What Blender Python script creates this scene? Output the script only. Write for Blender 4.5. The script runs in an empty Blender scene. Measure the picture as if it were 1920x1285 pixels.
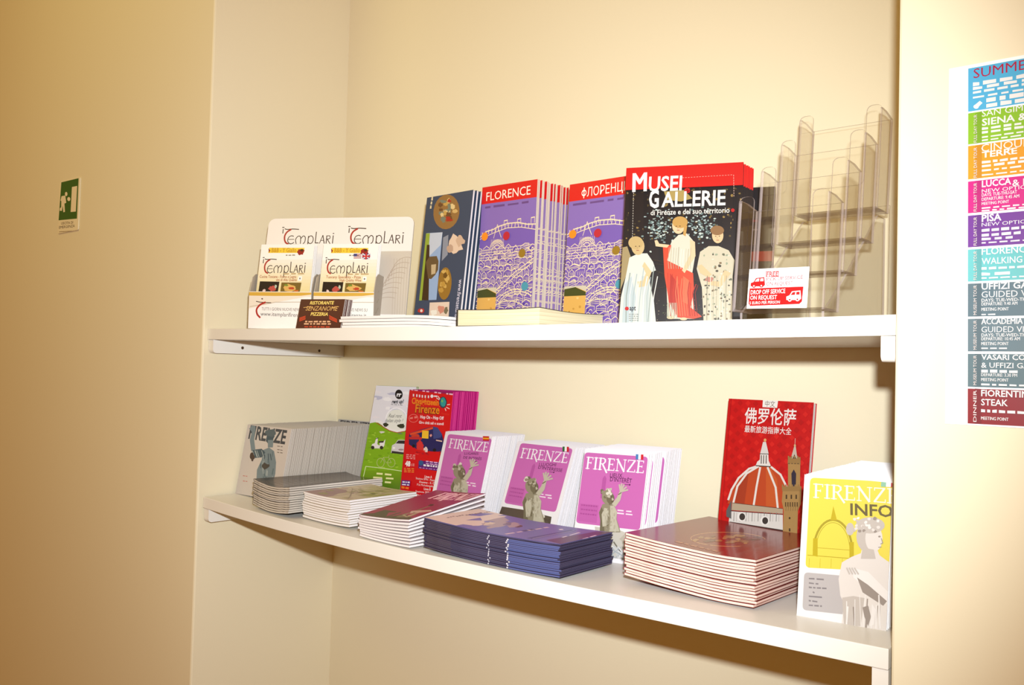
import bpy, math, random
from mathutils import Vector, Matrix
from mathutils.geometry import tessellate_polygon

# ------------------------------------------------------------------ units
# positions are worked out in units of the alcove survey; one unit is K metres
K = 0.806
Z0 = 1.15                      # height of the lower shelf above the floor, metres
PI = math.pi
COL = bpy.context.scene.collection
W, D, FY, TH = 1.3892, 0.3645, 0.0104, 0.0230      # alcove width, depth, shelf set-back, shelf thickness
def P(x, y, z): return Vector((x*K, y*K, Z0+z*K))
def zl(x): return ((-0.01068892*x+0.04889474)*x-0.04964325)*x+0.00204755      # lower shelf sags a little under its load
def zu(x): return ((0.00088983*x+0.00739431)*x-0.00961393)*x+0.35762131       # upper shelf, less
R = math.radians

# ------------------------------------------------------------------ camera
cd = bpy.data.cameras.new('camera'); cam = bpy.data.objects.new('camera', cd); COL.objects.link(cam)
cd.sensor_width = 36.0; cd.lens = 30.0; cd.clip_start = 0.02
_r = Vector((0.7686035733, 0.6392165875, 0.0255088475)); _u = Vector((-0.0015641792, -0.0379967637, 0.9992766380)); _w = Vector((-0.6397234562, 0.7680874952, 0.0282045990))
cam.matrix_world = Matrix.Translation(P(1.66028, -0.969827, 0.2933315)) @ Matrix((( _r.x, _u.x, -_w.x), (_r.y, _u.y, -_w.y), (_r.z, _u.z, -_w.z))).to_4x4()
bpy.context.scene.camera = cam

# ------------------------------------------------------------------ light and exposure
vs = bpy.context.scene.view_settings
bpy.context.scene.display_settings.display_device = 'sRGB'
vs.view_transform = 'Standard'; vs.look = 'None'; vs.gamma = 1.0; vs.exposure = 0.0; vs.use_curve_mapping = False
bpy.context.scene.cycles.transparent_max_bounces = 64
world = bpy.data.worlds.new('room_light'); bpy.context.scene.world = world; world.use_nodes = True
bg = world.node_tree.nodes['Background']; bg.inputs['Color'].default_value = (0.95, 0.41, 0.07, 1); bg.inputs['Strength'].default_value = 0.44
fl = bpy.data.lights.new('camera_flash', 'SPOT'); fl.energy = 90; fl.color = (0.955, 1.01, 1.065); fl.shadow_soft_size = 0.014
fl.spot_size = R(94); fl.spot_blend = 1.0
flo = bpy.data.objects.new('camera_flash', fl); COL.objects.link(flo)
flo.location = P(1.680, -0.95, 0.412)
flo.rotation_euler = (P(0.34, 0.36, 0.36)-flo.location).to_track_quat('-Z', 'Y').to_euler()

rl = bpy.data.lights.new('warm_fill_light', 'AREA'); rl.shape = 'DISK'; rl.size = 0.9; rl.energy = 7.5; rl.color = (0.95, 0.90, 0.42)  # unseen warm fill added overhead to brighten the left walls, no fixture modelled
rlo = bpy.data.objects.new('warm_fill_light', rl); COL.objects.link(rlo); rlo.location = P(-0.35, -1.45, 1.75); rlo.rotation_euler = (P(-0.1, 0.0, 0.3)-rlo.location).to_track_quat('-Z', 'Y').to_euler()

# ------------------------------------------------------------------ materials
def lin(c): c /= 255.0; return c/12.92 if c <= 0.04045 else ((c+0.055)/1.055)**2.4
def rgb(c, g=1.0): return (lin(c[0])*g, lin(c[1])*g, lin(c[2])*g, 1.0)
def newmat(name):
    m = bpy.data.materials.new(name); m.use_nodes = True
    return m, m.node_tree, m.node_tree.nodes['Principled BSDF']
def plain(name, c, rough=0.5, spec=0.3, g=1.0):
    m, t, b = newmat(name); b.inputs['Base Color'].default_value = rgb(c, g); b.inputs['Roughness'].default_value = rough
    b.inputs['Specular IOR Level'].default_value = spec; return m
def paint(name, lc, c2, scale, rough, bump):
    m, t, b = newmat(name); n = t.nodes; tc = n.new('ShaderNodeTexCoord'); nz = n.new('ShaderNodeTexNoise'); nz.inputs['Scale'].default_value = scale; nz.inputs['Detail'].default_value = 5
    t.links.new(tc.outputs['Object'], nz.inputs['Vector'])
    mx = n.new('ShaderNodeMix'); mx.data_type = 'RGBA'; mx.inputs[6].default_value = lc; mx.inputs[7].default_value = c2; t.links.new(nz.outputs['Fac'], mx.inputs[0]); t.links.new(mx.outputs[2], b.inputs['Base Color'])
    fz = n.new('ShaderNodeTexNoise'); fz.inputs['Scale'].default_value = 260; t.links.new(tc.outputs['Object'], fz.inputs['Vector'])
    bp = n.new('ShaderNodeBump'); bp.inputs['Strength'].default_value = bump; bp.inputs['Distance'].default_value = 0.001; t.links.new(fz.outputs['Fac'], bp.inputs['Height']); t.links.new(bp.outputs['Normal'], b.inputs['Normal'])
    b.inputs['Roughness'].default_value = rough; b.inputs['Specular IOR Level'].default_value = 0.2; return m
def pages_mat(name, c, c2, g=1.0, sc=900.0):
    # paper edges: fine lines running along the sheets (the thickness of a booklet is its local Y)
    m, t, b = newmat(name); n = t.nodes; tc = n.new('ShaderNodeTexCoord'); mp = n.new('ShaderNodeMapping'); mp.inputs['Scale'].default_value = (3, sc, 3)
    nz = n.new('ShaderNodeTexNoise'); nz.inputs['Scale'].default_value = 1.0; nz.inputs['Detail'].default_value = 2
    t.links.new(tc.outputs['Object'], mp.inputs['Vector']); t.links.new(mp.outputs['Vector'], nz.inputs['Vector'])
    rp = n.new('ShaderNodeValToRGB'); rp.color_ramp.elements[0].position = 0.38; rp.color_ramp.elements[0].color = rgb(c2, g); rp.color_ramp.elements[1].position = 0.55; rp.color_ramp.elements[1].color = rgb(c, g)
    t.links.new(nz.outputs['Fac'], rp.inputs['Fac']); t.links.new(rp.outputs['Color'], b.inputs['Base Color']); b.inputs['Roughness'].default_value = 0.7; b.inputs['Specular IOR Level'].default_value = 0.15
    return m
def ink(name, rough, spec, coat=0.0):
    m, t, b = newmat(name); a = t.nodes.new('ShaderNodeAttribute'); a.attribute_name = 'ink'; t.links.new(a.outputs['Color'], b.inputs['Base Color'])
    b.inputs['Roughness'].default_value = rough; b.inputs['Specular IOR Level'].default_value = spec; b.inputs['Coat Weight'].default_value = coat; b.inputs['Coat Roughness'].default_value = 0.12; return m
WALL = paint('cream_wall_paint', (0.70, 0.625, 0.44, 1), (0.72, 0.645, 0.455, 1), 2.2, 0.75, 0.06)
SHELF = paint('white_laminate', (0.72, 0.695, 0.63, 1), (0.74, 0.715, 0.65, 1), 3.0, 0.30, 0.01)
FLOOR = paint('floor_tile', (0.35, 0.24, 0.15, 1), (0.42, 0.30, 0.19, 1), 5.0, 0.4, 0.02)
SCREW = plain('dark_screw_hole', (70, 48, 28), 0.5)
MATTE = ink('matte_print', 0.55, 0.25)
SATIN = ink('satin_print', 0.38, 0.4)
GLOSS = ink('glossy_print', 0.20, 0.45, 0.15)
PG_WHITE = pages_mat('white_paper_edges', (248, 244, 242), (226, 219, 218), 0.82)
PG_GREY = pages_mat('grey_paper_edges', (226, 218, 204), (140, 130, 118), 0.85)
PG_CREAM = pages_mat('cream_book_block', (238, 226, 190), (205, 190, 150), 0.85, 1500)
PG_PINK = pages_mat('pinkish_paper_edges', (248, 224, 208), (222, 176, 160), 0.85)
PG_BLUE = pages_mat('blue_leaflet_edges', (82, 78, 104), (46, 42, 62), 0.9)
PG_MAGENTA = pages_mat('magenta_leaflet_edges', (214, 58, 140), (134, 26, 104), 0.9)
PG_TAN = pages_mat('tan_map_edges', (240, 228, 200), (186, 160, 166), 0.88)
m, t, b = newmat('clear_acrylic'); n = t.nodes; n.remove(b)
tr = n.new('ShaderNodeBsdfTransparent'); tr.inputs['Color'].default_value = (0.996, 0.993, 0.986, 1); gl = n.new('ShaderNodeBsdfGlossy'); gl.inputs['Roughness'].default_value = 0.04; gl.inputs['Color'].default_value = (0.9, 0.88, 0.85, 1)
fr = n.new('ShaderNodeFresnel'); fr.inputs['IOR'].default_value = 1.18; ms = n.new('ShaderNodeMixShader')
mf = n.new('ShaderNodeMath'); mf.operation = 'MULTIPLY'; mf.inputs[1].default_value = 0.30; fr.inputs['IOR'].default_value = 1.40; t.links.new(fr.outputs[0], mf.inputs[0]); t.links.new(mf.outputs[0], ms.inputs[0]); t.links.new(tr.outputs[0], ms.inputs[1]); t.links.new(gl.outputs[0], ms.inputs[2]); t.links.new(ms.outputs[0], n['Material Output'].inputs['Surface']); CLEAR = m
m, t, b = newmat('polished_acrylic_edge'); n = t.nodes; n.remove(b)
tr = n.new('ShaderNodeBsdfTransparent'); tr.inputs['Color'].default_value = (0.86, 0.82, 0.76, 1); gl = n.new('ShaderNodeBsdfDiffuse'); gl.inputs['Color'].default_value = (0.50, 0.42, 0.40, 1)
ms = n.new('ShaderNodeMixShader'); ms.inputs[0].default_value = 0.45; t.links.new(tr.outputs[0], ms.inputs[1]); t.links.new(gl.outputs[0], ms.inputs[2]); t.links.new(ms.outputs[0], n['Material Output'].inputs['Surface']); EDGE = m

# ------------------------------------------------------------------ object helpers
def tag(o, label=None, cat=None, group=None, kind=None):
    if label: o['label'] = label
    if cat: o['category'] = cat
    if group: o['group'] = group
    if kind: o['kind'] = kind
    return o
def link(name, me, parent=None, loc=None, rot=None):
    o = bpy.data.objects.new(name, me); COL.objects.link(o)
    if parent: o.parent = parent
    if loc is not None: o.location = loc
    if rot is not None: o.rotation_euler = rot
    return o
def thing(name, label, cat, loc, rot=(0, 0, 0), group=None): return tag(link(name, None, None, loc, rot), label, cat, group)
class MB:
    """collects faces; every face has a material slot and an ink colour"""
    def __init__(s): s.v = []; s.f = []; s.c = []; s.mi = []; s.mats = []
    def slot(s, m):
        if m not in s.mats: s.mats.append(m)
        return s.mats.index(m)
    def face(s, pts, m, col=(1, 1, 1, 1)):
        i = len(s.v); s.v += [tuple(p) for p in pts]; s.f.append(tuple(range(i, i+len(pts)))); s.c.append(col); s.mi.append(s.slot(m))
    def box(s, x0, x1, y0, y1, z0, z1, m, col=(1, 1, 1, 1), nx=1, nz=1, side=None, sidecol=None):
        sm = side or m; sc = sidecol or col
        xs = [x0+(x1-x0)*i/nx for i in range(nx+1)]; zs = [z0+(z1-z0)*i/nz for i in range(nz+1)]
        for i in range(nx):
            for j in range(nz):
                a, b_, c, d = xs[i], xs[i+1], zs[j], zs[j+1]
                s.face([(a, y0, c), (b_, y0, c), (b_, y0, d), (a, y0, d)], m, col); s.face([(b_, y1, c), (a, y1, c), (a, y1, d), (b_, y1, d)], m, col)
            a, b_ = xs[i], xs[i+1]
            s.face([(a, y0, z1), (b_, y0, z1), (b_, y1, z1), (a, y1, z1)], sm, sc); s.face([(a, y1, z0), (b_, y1, z0), (b_, y0, z0), (a, y0, z0)], sm, sc)
        for j in range(nz):
            c, d = zs[j], zs[j+1]
            s.face([(x1, y0, c), (x1, y1, c), (x1, y1, d), (x1, y0, d)], sm, sc); s.face([(x0, y1, c), (x0, y0, c), (x0, y0, d), (x0, y1, d)], sm, sc)
    def prism(s, pts, y0, y1, m, edge=None, col=(1, 1, 1, 1)):
        """outline in x,z given thickness y0..y1"""
        tris = tessellate_polygon([[Vector((p[0], p[1], 0)) for p in pts]])
        for t_ in tris:
            a, b_, c = [pts[i] for i in t_]
            if (b_[0]-a[0])*(c[1]-a[1])-(b_[1]-a[1])*(c[0]-a[0]) < 0: b_, c = c, b_
            s.face([(a[0], y0, a[1]), (b_[0], y0, b_[1]), (c[0], y0, c[1])], m, col); s.face([(c[0], y1, c[1]), (b_[0], y1, b_[1]), (a[0], y1, a[1])], m, col)
        area = sum(pts[i-1][0]*pts[i][1]-pts[i][0]*pts[i-1][1] for i in range(len(pts)))
        q = pts if area > 0 else pts[::-1]
        for i in range(len(q)):
            a, b_ = q[i-1], q[i]; s.face([(a[0], y0, a[1]), (a[0], y1, a[1]), (b_[0], y1, b_[1]), (b_[0], y0, b_[1])], edge or m, col)
    def mesh(s, name, fn=None):
        me = bpy.data.meshes.new(name); me.from_pydata([fn(*p) for p in s.v] if fn else s.v, [], s.f); me.update()
        for m_ in s.mats: me.materials.append(m_)
        me.polygons.foreach_set('material_index', s.mi)
        a = me.color_attributes.new('ink', 'FLOAT_COLOR', 'CORNER'); buf = []
        for f, c in zip(s.f, s.c): buf += list(c)*len(f)
        a.data.foreach_set('color', buf); return me
    def build(s, name, parent=None, fn=None, bevel=0.0, weld=False, loc=None, rot=None):
        me = s.mesh(name, fn); o = link(name, me, parent, loc, rot)
        if weld or bevel:
            w_ = o.modifiers.new('weld', 'WELD'); w_.merge_threshold = 1e-5
        if bevel:
            bv = o.modifiers.new('bevel', 'BEVEL'); bv.width = bevel; bv.segments = 2; bv.limit_method = 'ANGLE'
        return o

# ------------------------------------------------------------------ lettering and print
_glyph = {}
def glyphs(txt, bold=0.0, shear=0.0):
    key = (txt, bold, shear)
    if key not in _glyph:
        cu = bpy.data.curves.new('lettering', 'FONT'); cu.body = txt; cu.offset = bold; cu.shear = shear; cu.resolution_u = 2
        o = bpy.data.objects.new('lettering', cu); COL.objects.link(o); bpy.context.view_layer.update()
        me = o.evaluated_get(bpy.context.evaluated_depsgraph_get()).to_mesh()
        v = [(p.co.x, p.co.y) for p in me.vertices]; f = [tuple(p.vertices) for p in me.polygons]
        o.to_mesh_clear(); bpy.data.objects.remove(o); bpy.data.curves.remove(cu)
        _glyph[key] = (v, f)
    return _glyph[key]
def homography(src, dst):
    A = []; B = []
    for (x, y), (u, v) in zip(src, dst):
        A.append([x, y, 1, 0, 0, 0, -u*x, -u*y]); B.append(u); A.append([0, 0, 0, x, y, 1, -v*x, -v*y]); B.append(v)
    n = 8
    for i in range(n):
        p = max(range(i, n), key=lambda r: abs(A[r][i])); A[i], A[p] = A[p], A[i]; B[i], B[p] = B[p], B[i]
        for r in range(i+1, n):
            k = A[r][i]/A[i][i]; A[r] = [a-k*b_ for a, b_ in zip(A[r], A[i])]; B[r] -= k*B[i]
    h = [0]*n
    for i in range(n-1, -1, -1): h[i] = (B[i]-sum(A[i][j]*h[j] for j in range(i+1, n)))/A[i][i]
    return lambda x, y: ((h[0]*x+h[1]*y+h[2])/(h[6]*x+h[7]*y+1), (h[3]*x+h[4]*y+h[5])/(h[6]*x+h[7]*y+1))
def clip(poly, axis, val, keep_less):
    out = []
    for i in range(len(poly)):
        a, b_ = poly[i-1], poly[i]; ia = (a[axis] <= val) == keep_less; ib = (b_[axis] <= val) == keep_less
        if ia != ib:
            k = (val-a[axis])/(b_[axis]-a[axis]); out.append((a[0]+(b_[0]-a[0])*k, a[1]+(b_[1]-a[1])*k))
        if ib: out.append(b_)
    return out
class Art:
    """flat print on a page w x h (metres); drawn in sketch coordinates that the page's four sketch corners map onto the page"""
    def __init__(s, w, h, quad=None, off=(0, 0), sc=1.0, g=0.85, seed=1, step=5e-6, cells=(1, 1)):
        s.w, s.h, s.g = w, h, g; s.rng = random.Random(seed); s.faces = []; s.lv = 4e-5; s.step = step; s.cells = cells
        s.H = homography([((x-off[0])/sc, (y-off[1])/sc) for x, y in quad], [(0, h), (w, h), (w, 0), (0, 0)]) if quad else (lambda x, y: (x*w, h-y*h))
    def col(s, c): return rgb(c, s.g)
    def _tri(s, tri, c, y):
        for ax, val, less in ((0, 0, False), (0, s.w, True), (1, 0, False), (1, s.h, True)):
            tri = clip(tri, ax, val, less)
            if len(tri) < 3: return
        nx, nz = s.cells
        for i in range(nx):
            a = tri if nx == 1 else clip(clip(tri, 0, s.w*i/nx, False), 0, s.w*(i+1)/nx, True)
            if len(a) < 3: continue
            for j in range(nz):
                q = a if nz == 1 else clip(clip(a, 1, s.h*j/nz, False), 1, s.h*(j+1)/nz, True)
                if len(q) >= 3: s.faces.append((q, c, y))
    def uvpoly(s, pts, c, keep=False):
        if not keep: s.lv += s.step
        if len(pts) == 3 or len(pts) == 4:
            area = sum(pts[i-1][0]*pts[i][1]-pts[i][0]*pts[i-1][1] for i in range(len(pts)))
            convex = True
            if len(pts) == 4:
                sg = [(pts[i-1][0]-pts[i-2][0])*(pts[i][1]-pts[i-1][1])-(pts[i-1][1]-pts[i-2][1])*(pts[i][0]-pts[i-1][0]) for i in range(4)]
                convex = all(k >= 0 for k in sg) or all(k <= 0 for k in sg)
            if convex: s._tri(list(pts) if area > 0 else list(pts)[::-1], c, -s.lv); return
        for t_ in tessellate_polygon([[Vector((p[0], p[1], 0)) for p in pts]]):
            q = [pts[i] for i in t_]
            if (q[1][0]-q[0][0])*(q[2][1]-q[0][1])-(q[1][1]-q[0][1])*(q[2][0]-q[0][0]) < 0: q.reverse()
            s._tri(q, c, -s.lv)
    def poly(s, pts, c): s.uvpoly([s.H(*p) for p in pts], s.col(c))
    def fill(s, c): s.uvpoly([(0, 0), (s.w, 0), (s.w, s.h), (0, s.h)], s.col(c))
    def ell(s, cx, cy, rx, ry, c, n=20, rot=0.0):
        ca, sa = math.cos(rot), math.sin(rot)
        s.poly([(cx+rx*math.cos(k)*ca-ry*math.sin(k)*sa, cy+rx*math.cos(k)*sa+ry*math.sin(k)*ca) for k in [2*PI*i/n for i in range(n)]], c)
    def blob(s, cx, cy, rx, ry, c, n=14, j=0.25):
        s.poly([(cx+rx*math.cos(k)*q, cy+ry*math.sin(k)*q) for k, q in [(2*PI*i/n, 1+s.rng.uniform(-j, j)) for i in range(n)]], c)
    def line(s, pts, wd, c, close=False):
        """stroke of width wd (sketch units)"""
        s.lv += s.step; cc = s.col(c); pts = list(pts)+([pts[0]] if close else [])
        for i, (a, b_) in enumerate(zip(pts, pts[1:])):
            dx, dy = b_[0]-a[0], b_[1]-a[1]; L = math.hypot(dx, dy)
            if L < 1e-9: continue
            nx, ny = -dy/L*wd/2, dx/L*wd/2; ex, ey = dx/L*wd*0.25, dy/L*wd*0.25
            s.lv += 4e-7
            s.uvpoly([s.H(*p) for p in ((a[0]-ex+nx, a[1]-ey+ny), (b_[0]+ex+nx, b_[1]+ey+ny), (b_[0]+ex-nx, b_[1]+ey-ny), (a[0]-ex-nx, a[1]-ey-ny))], cc, True)
    def ring(s, cx, cy, rx, ry, wd, c, a0=0.0, a1=2*PI, n=20): s.line([(cx+rx*math.cos(k), cy+ry*math.sin(k)) for k in [a0+(a1-a0)*i/n for i in range(n+1)]], wd, c)
    def frame(s, p0, p1, ht):
        """u axis and up vector on the page of a baseline p0-p1 with letters ht tall (sketch units)"""
        a = Vector(s.H(*p0)); b_ = Vector(s.H(*p1)); mx, my = (p0[0]+p1[0])/2, (p0[1]+p1[1])/2
        dx, dy = p1[0]-p0[0], p1[1]-p0[1]; L = math.hypot(dx, dy); top = Vector(s.H(mx+dy/L*ht, my-dx/L*ht)); mid = Vector(s.H(mx, my))
        e = (b_-a); perp = Vector((-e.y, e.x)).normalized(); return a, e, perp*max((top-mid).dot(perp), (top-mid).length*0.7)
    def text(s, txt, p0, p1, ht, c, bold=0.0, shear=0.0):
        over = bold if 'M' in txt else 0.0       # outlines of the M do not take an offset: overprint it instead
        v, f = glyphs(txt, 0.0 if over else bold, shear)
        if not v: return
        x0 = min(p[0] for p in v); x1 = max(p[0] for p in v); a, e, up = s.frame(p0, p1, ht); cc = s.col(c); s.lv += s.step
        q = [a+e*((p[0]-x0)/(x1-x0))+up*(p[1]/0.70) for p in v]
        for sh in ((0,) if not over else (-1, 0, 1)):
            d = e.normalized()*(sh*over*up.length/0.70)
            for fa in f: s.lv += 2e-7; s.uvpoly([(q[i].x+d.x, q[i].y+d.y) for i in fa], cc, True)
    def dashes(s, p0, p1, ht, c, words=5):
        """a line of print too small to read"""
        a, e, up = s.frame(p0, p1, ht); cc = s.col(c); s.lv += s.step; x = 0.0; ws = [s.rng.uniform(0.5, 1.4) for _ in range(words)]; tot = sum(ws)+0.35*(words-1)
        for k in ws:
            q0, q1 = a+e*(x/tot), a+e*((x+k)/tot); s.uvpoly([tuple(q0), tuple(q1), tuple(q1+up*s.rng.uniform(0.75, 1)), tuple(q0+up*s.rng.uniform(0.75, 1))], cc, True); x += k+0.35
    def strokes(s, glyph_list, p0, p1, ht, c, accent=None, wd=0.10, acc_idx=()):
        """hand-drawn letters: list of (polyline, width factor); x 0..1 along the baseline, y in letter heights"""
        a, e, up = s.frame(p0, p1, ht); L = e.length; ex = e/L; H_ = up.length; uy = up/H_; s.lv += s.step
        for i, (pl, wf) in enumerate(glyph_list):
            if len(pl) > 3:
                q = [pl[0]]+list(pl)+[pl[-1]]; pl = [tuple(0.5*(2*q[k][d]+(q[k+1][d]-q[k-1][d])*t_+(2*q[k-1][d]-5*q[k][d]+4*q[k+1][d]-q[k+2][d])*t_**2+(3*q[k][d]-q[k-1][d]-3*q[k+1][d]+q[k+2][d])*t_**3) for d in (0, 1)) for k in range(1, len(q)-2) for t_ in (0, .25, .5, .75)]+[pl[-1]]
            cc = s.col(accent if i in acc_idx else c); pts = [a+ex*(x*L)+uy*(y*H_) for x, y in pl]; w_ = wd*wf*H_
            for p, q in zip(pts, pts[1:]):
                d = q-p
                if d.length < 1e-9: continue
                d.normalize(); n_ = Vector((-d.y, d.x))*w_/2; x_ = d*w_*0.2; s.lv += 3e-7
                s.uvpoly([tuple(p-x_+n_), tuple(q+x_+n_), tuple(q+x_-n_), tuple(p-x_-n_)], cc, True)
    def into(s, mb, mat):
        for q, c, y in s.faces: mb.face([(p[0], y, p[1]) for p in q], mat, c)

# Roman capitals with serifs, drawn stroke by stroke: (x0,y0,x1,y1,width)
SERIF = {'F': (.56, [(.15, 0, .15, 1, .13), (0, .97, .55, .97, .06), (.15, .52, .42, .52, .06), (0, .03, .32, .03, .05), (.53, .98, .53, .80, .05), (.41, .60, .41, .44, .05)]),
 'I': (.32, [(.16, 0, .16, 1, .13), (0, .97, .32, .97, .05), (0, .03, .32, .03, .05)]),
 'R': (.66, [(.15, 0, .15, 1, .13), (0, .97, .38, .97, .06), (.38, .97, .52, .88, .09), (.52, .88, .53, .68, .12), (.53, .68, .40, .52, .09), (.15, .51, .40, .51, .06), (.33, .50, .74, -.20, .12), (0, .03, .31, .03, .05)]),
 'E': (.60, [(.15, 0, .15, 1, .13), (0, .97, .53, .97, .06), (.15, .52, .44, .52, .06), (0, .03, .58, .03, .06), (.52, .98, .52, .82, .05), (.43, .60, .43, .44, .05), (.57, .02, .57, .20, .05)]),
 'N': (.84, [(.14, 0, .14, 1, .06), (.10, 1, .70, 0, .13), (.71, 0, .71, 1, .06), (0, .97, .2, .97, .05), (.02, .03, .27, .03, .05), (.58, .97, .84, .97, .05)]),
 'Z': (.66, [(.05, .97, .62, .97, .06), (.57, .95, .06, .03, .12), (.03, .03, .64, .03, .06), (.06, .98, .06, .80, .05), (.63, .02, .63, .22, .05)])}
def serif_word(word):
    x = 0; out = []; tot = sum(SERIF[c][0] for c in word)+.07*(len(word)-1)
    for c in word:
        w_, st = SERIF[c]
        for (a, b_, e, d, wd) in st: out.append(([((x+a)/tot, b_), ((x+e)/tot, d)], wd*10))
        x += w_+.07
    return out
def arc(cx, cy, rx, ry, a0, a1, n=10): return [(cx+rx*math.cos(R(a0+(a1-a0)*i/n)), cy+ry*math.sin(R(a0+(a1-a0)*i/n))) for i in range(n+1)]
# the uncial word mark: i, a tall red T, then e m p l a r i
TEMPL = [([(.02, .72), (.02, 1.0)], 1.0), ([(.0, 1.12), (.035, 1.12)], 1.0), ([(.05, 1.02), (.10, .98), (.20, 1.0), (.32, .97)], 1.0),
 ([(.17, .97), (.10, .80), (.065, .55), (.07, .28), (.10, .08), (.15, -.02)], 1.8),
 (arc(.20, .27, .07, .27, 60, 320), .9), ([(.14, .30), (.25, .30)], .7),
 ([(.30, 0), (.28, .28), (.32, .5), (.37, .45), (.38, 0)], .9), ([(.38, .35), (.42, .52), (.46, .42), (.46, .12), (.43, 0)], .9),
 ([(.52, -.32), (.52, .5)], 1.0), (arc(.565, .26, .05, .26, 150, -150), .9), ([(.66, .78), (.66, .04), (.72, .04)], 1.0),
 ([(.74, 0), (.79, .55)], .8), ([(.79, .55), (.83, 0)], 1.0), ([(.755, .2), (.82, .2)], .7), ([(.865, 0), (.865, .52)], 1.0), ([(.865, .5), (.92, .5), (.925, .33), (.87, .28)], .8), ([(.88, .28), (.94, -.02)], .9),
 ([(.985, 0), (.985, .52)], 1.0), ([(.975, .66), (.995, .66)], 1.0)]
def templari(a, p0, p1, ht): a.strokes(TEMPL, p0, p1, ht, (72, 56, 48), (172, 48, 40), 0.060, (3,))
def firenze(a, p0, p1, ht, c): a.strokes(serif_word('FIRENZE'), p0, p1, ht, c, None, 0.115)

# ------------------------------------------------------------------ booklets
def booklet_parts(w, h, t, cover_mat, cover_col, page_mat, art=None, bend=None, nx=1, nz=1, back_col=None, spine=True, inset=0.0008, fold=False):
    """cover (front, back, spine) and page block; front faces local -Y, width +X, height +Z"""
    e = min(0.00020, t*0.2); c = MB(); bc = back_col or cover_col
    c.box(0, w, 0, e, 0, h, cover_mat, cover_col, nx, nz); c.box(0, w, t-e, t, 0, h, cover_mat, bc, nx, nz)
    if spine: c.box(-e, 0, 0, t, 0, h, cover_mat, cover_col, 1, nz)
    if art: art.into(c, cover_mat)
    p = MB(); p.box(0.0002, w-inset, e+2e-5, t-e-2e-5, inset*.6, h-inset*.6, page_mat, (1, 1, 1, 1), nx, nz)
    return [('cover', c.mesh('cover', bend)), ('pages', p.mesh('pages', bend))]
def leaflet_parts(w, h, t, mat, col, page_mat, art=None, bend=None, nx=1, nz=1, edge=None):
    c = MB(); e = min(0.0005, t*0.3)
    c.box(0, w, 0, e, 0, h, mat, col, nx, nz, None, edge)
    if art: art.into(c, mat)
    p = MB(); p.box(0.0, w-0.0003, e+1e-5, t, 0.0003, h-0.0003, page_mat, (1, 1, 1, 1), nx, nz)
    return [('cover', c.mesh('cover', bend)), ('inner_folds', p.mesh('inner_folds', bend))]
def place(parts_or_proto, name, label, cat, loc, rot, group=None):
    """first time: builds the thing from its part meshes; afterwards: copies the thing and each of its parts"""
    if isinstance(parts_or_proto, list):
        root = thing(name, label, cat, loc, rot, group)
        for nm, me in parts_or_proto: link(nm, me, root)
        return root
    root = parts_or_proto.copy(); COL.objects.link(root); root.location = loc; root.rotation_euler = rot; tag(root, label, cat, group)
    for ch in parts_or_proto.children:
        c = ch.copy(); COL.objects.link(c); c.parent = root
    return root
def standing_row(front_parts, copy_parts, n, name, labels, cat, group, bl, yaw, lean, pitch, seed=1, jx=0.001, jl=0.3, zf=None, drift=(0, 0), up=0.0, slips={}):
    """front copy plus n copies behind it; bl = base corner in survey units; pitch = spacing in metres along the back direction"""
    rng = random.Random(seed); yw, ln = R(yaw), R(lean); back = Vector((-math.sin(yw), math.cos(yw), 0)); side = Vector((math.cos(yw), math.sin(yw), 0))
    base = P(bl[0], bl[1], 0); zf = zf or zl; first = place(front_parts, name, labels[0], cat, P(bl[0], bl[1], zf(bl[0])+up), (-ln, 0, yw), group); proto = None
    for i in range(1, n+1):
        p = base+back*(pitch*i)+side*(rng.uniform(-jx, jx)+drift[0]*i+slips.get(i, 0)); x = p.x/K
        p.z = P(0, 0, zf(x)+up).z+rng.uniform(0, jx)*0.3
        rot = (-ln, 0, yw)
        if proto is None: proto = place(copy_parts, name, labels[1], cat, p, rot, group)
        else: place(proto, name, labels[1], cat, p, rot, group)
    return first
def flat_stack(top_parts, copy_parts, n, name, labels, cat, group, fl, w, d, yaw, t, seed=1, j=0.0012, jy=0.6, zf=None, tilt=(0, 0), lift=0.0):
    """n copies lying face up, the top one with the print; fl = front left corner in survey units; labels: top, in between, bottom"""
    rng = random.Random(seed); zf = zf or zl; zb = P(0, 0, max(zf(fl[0]), zf(fl[0]+w/K))).z+0.0004+lift; proto = None
    for i in range(n):
        k = i/(n-1) if n > 1 else 1; q = P(fl[0], fl[1], 0); q.x += rng.uniform(-j, j)*(i < n-1); q.y += rng.uniform(-j, j)*(i < n-1); q.z = zb+(i+1)*t
        rot = Matrix.Rotation(R(yaw+rng.uniform(-jy, jy)*(i < n-1)), 4, 'Z') @ Matrix.Rotation(-R(tilt[1]*k), 4, 'Y') @ Matrix.Rotation(-PI/2+R(tilt[0]*k), 4, 'X')
        e = rot.to_euler()
        if i == n-1: place(top_parts, name, labels[0], cat, q, e, group)
        elif proto is None: proto = place(copy_parts, name, labels[-1] if len(labels) > 2 else labels[1], cat, q, e, group)
        else: place(proto, name, labels[1], cat, q, e, group)
    return zb+n*t

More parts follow.
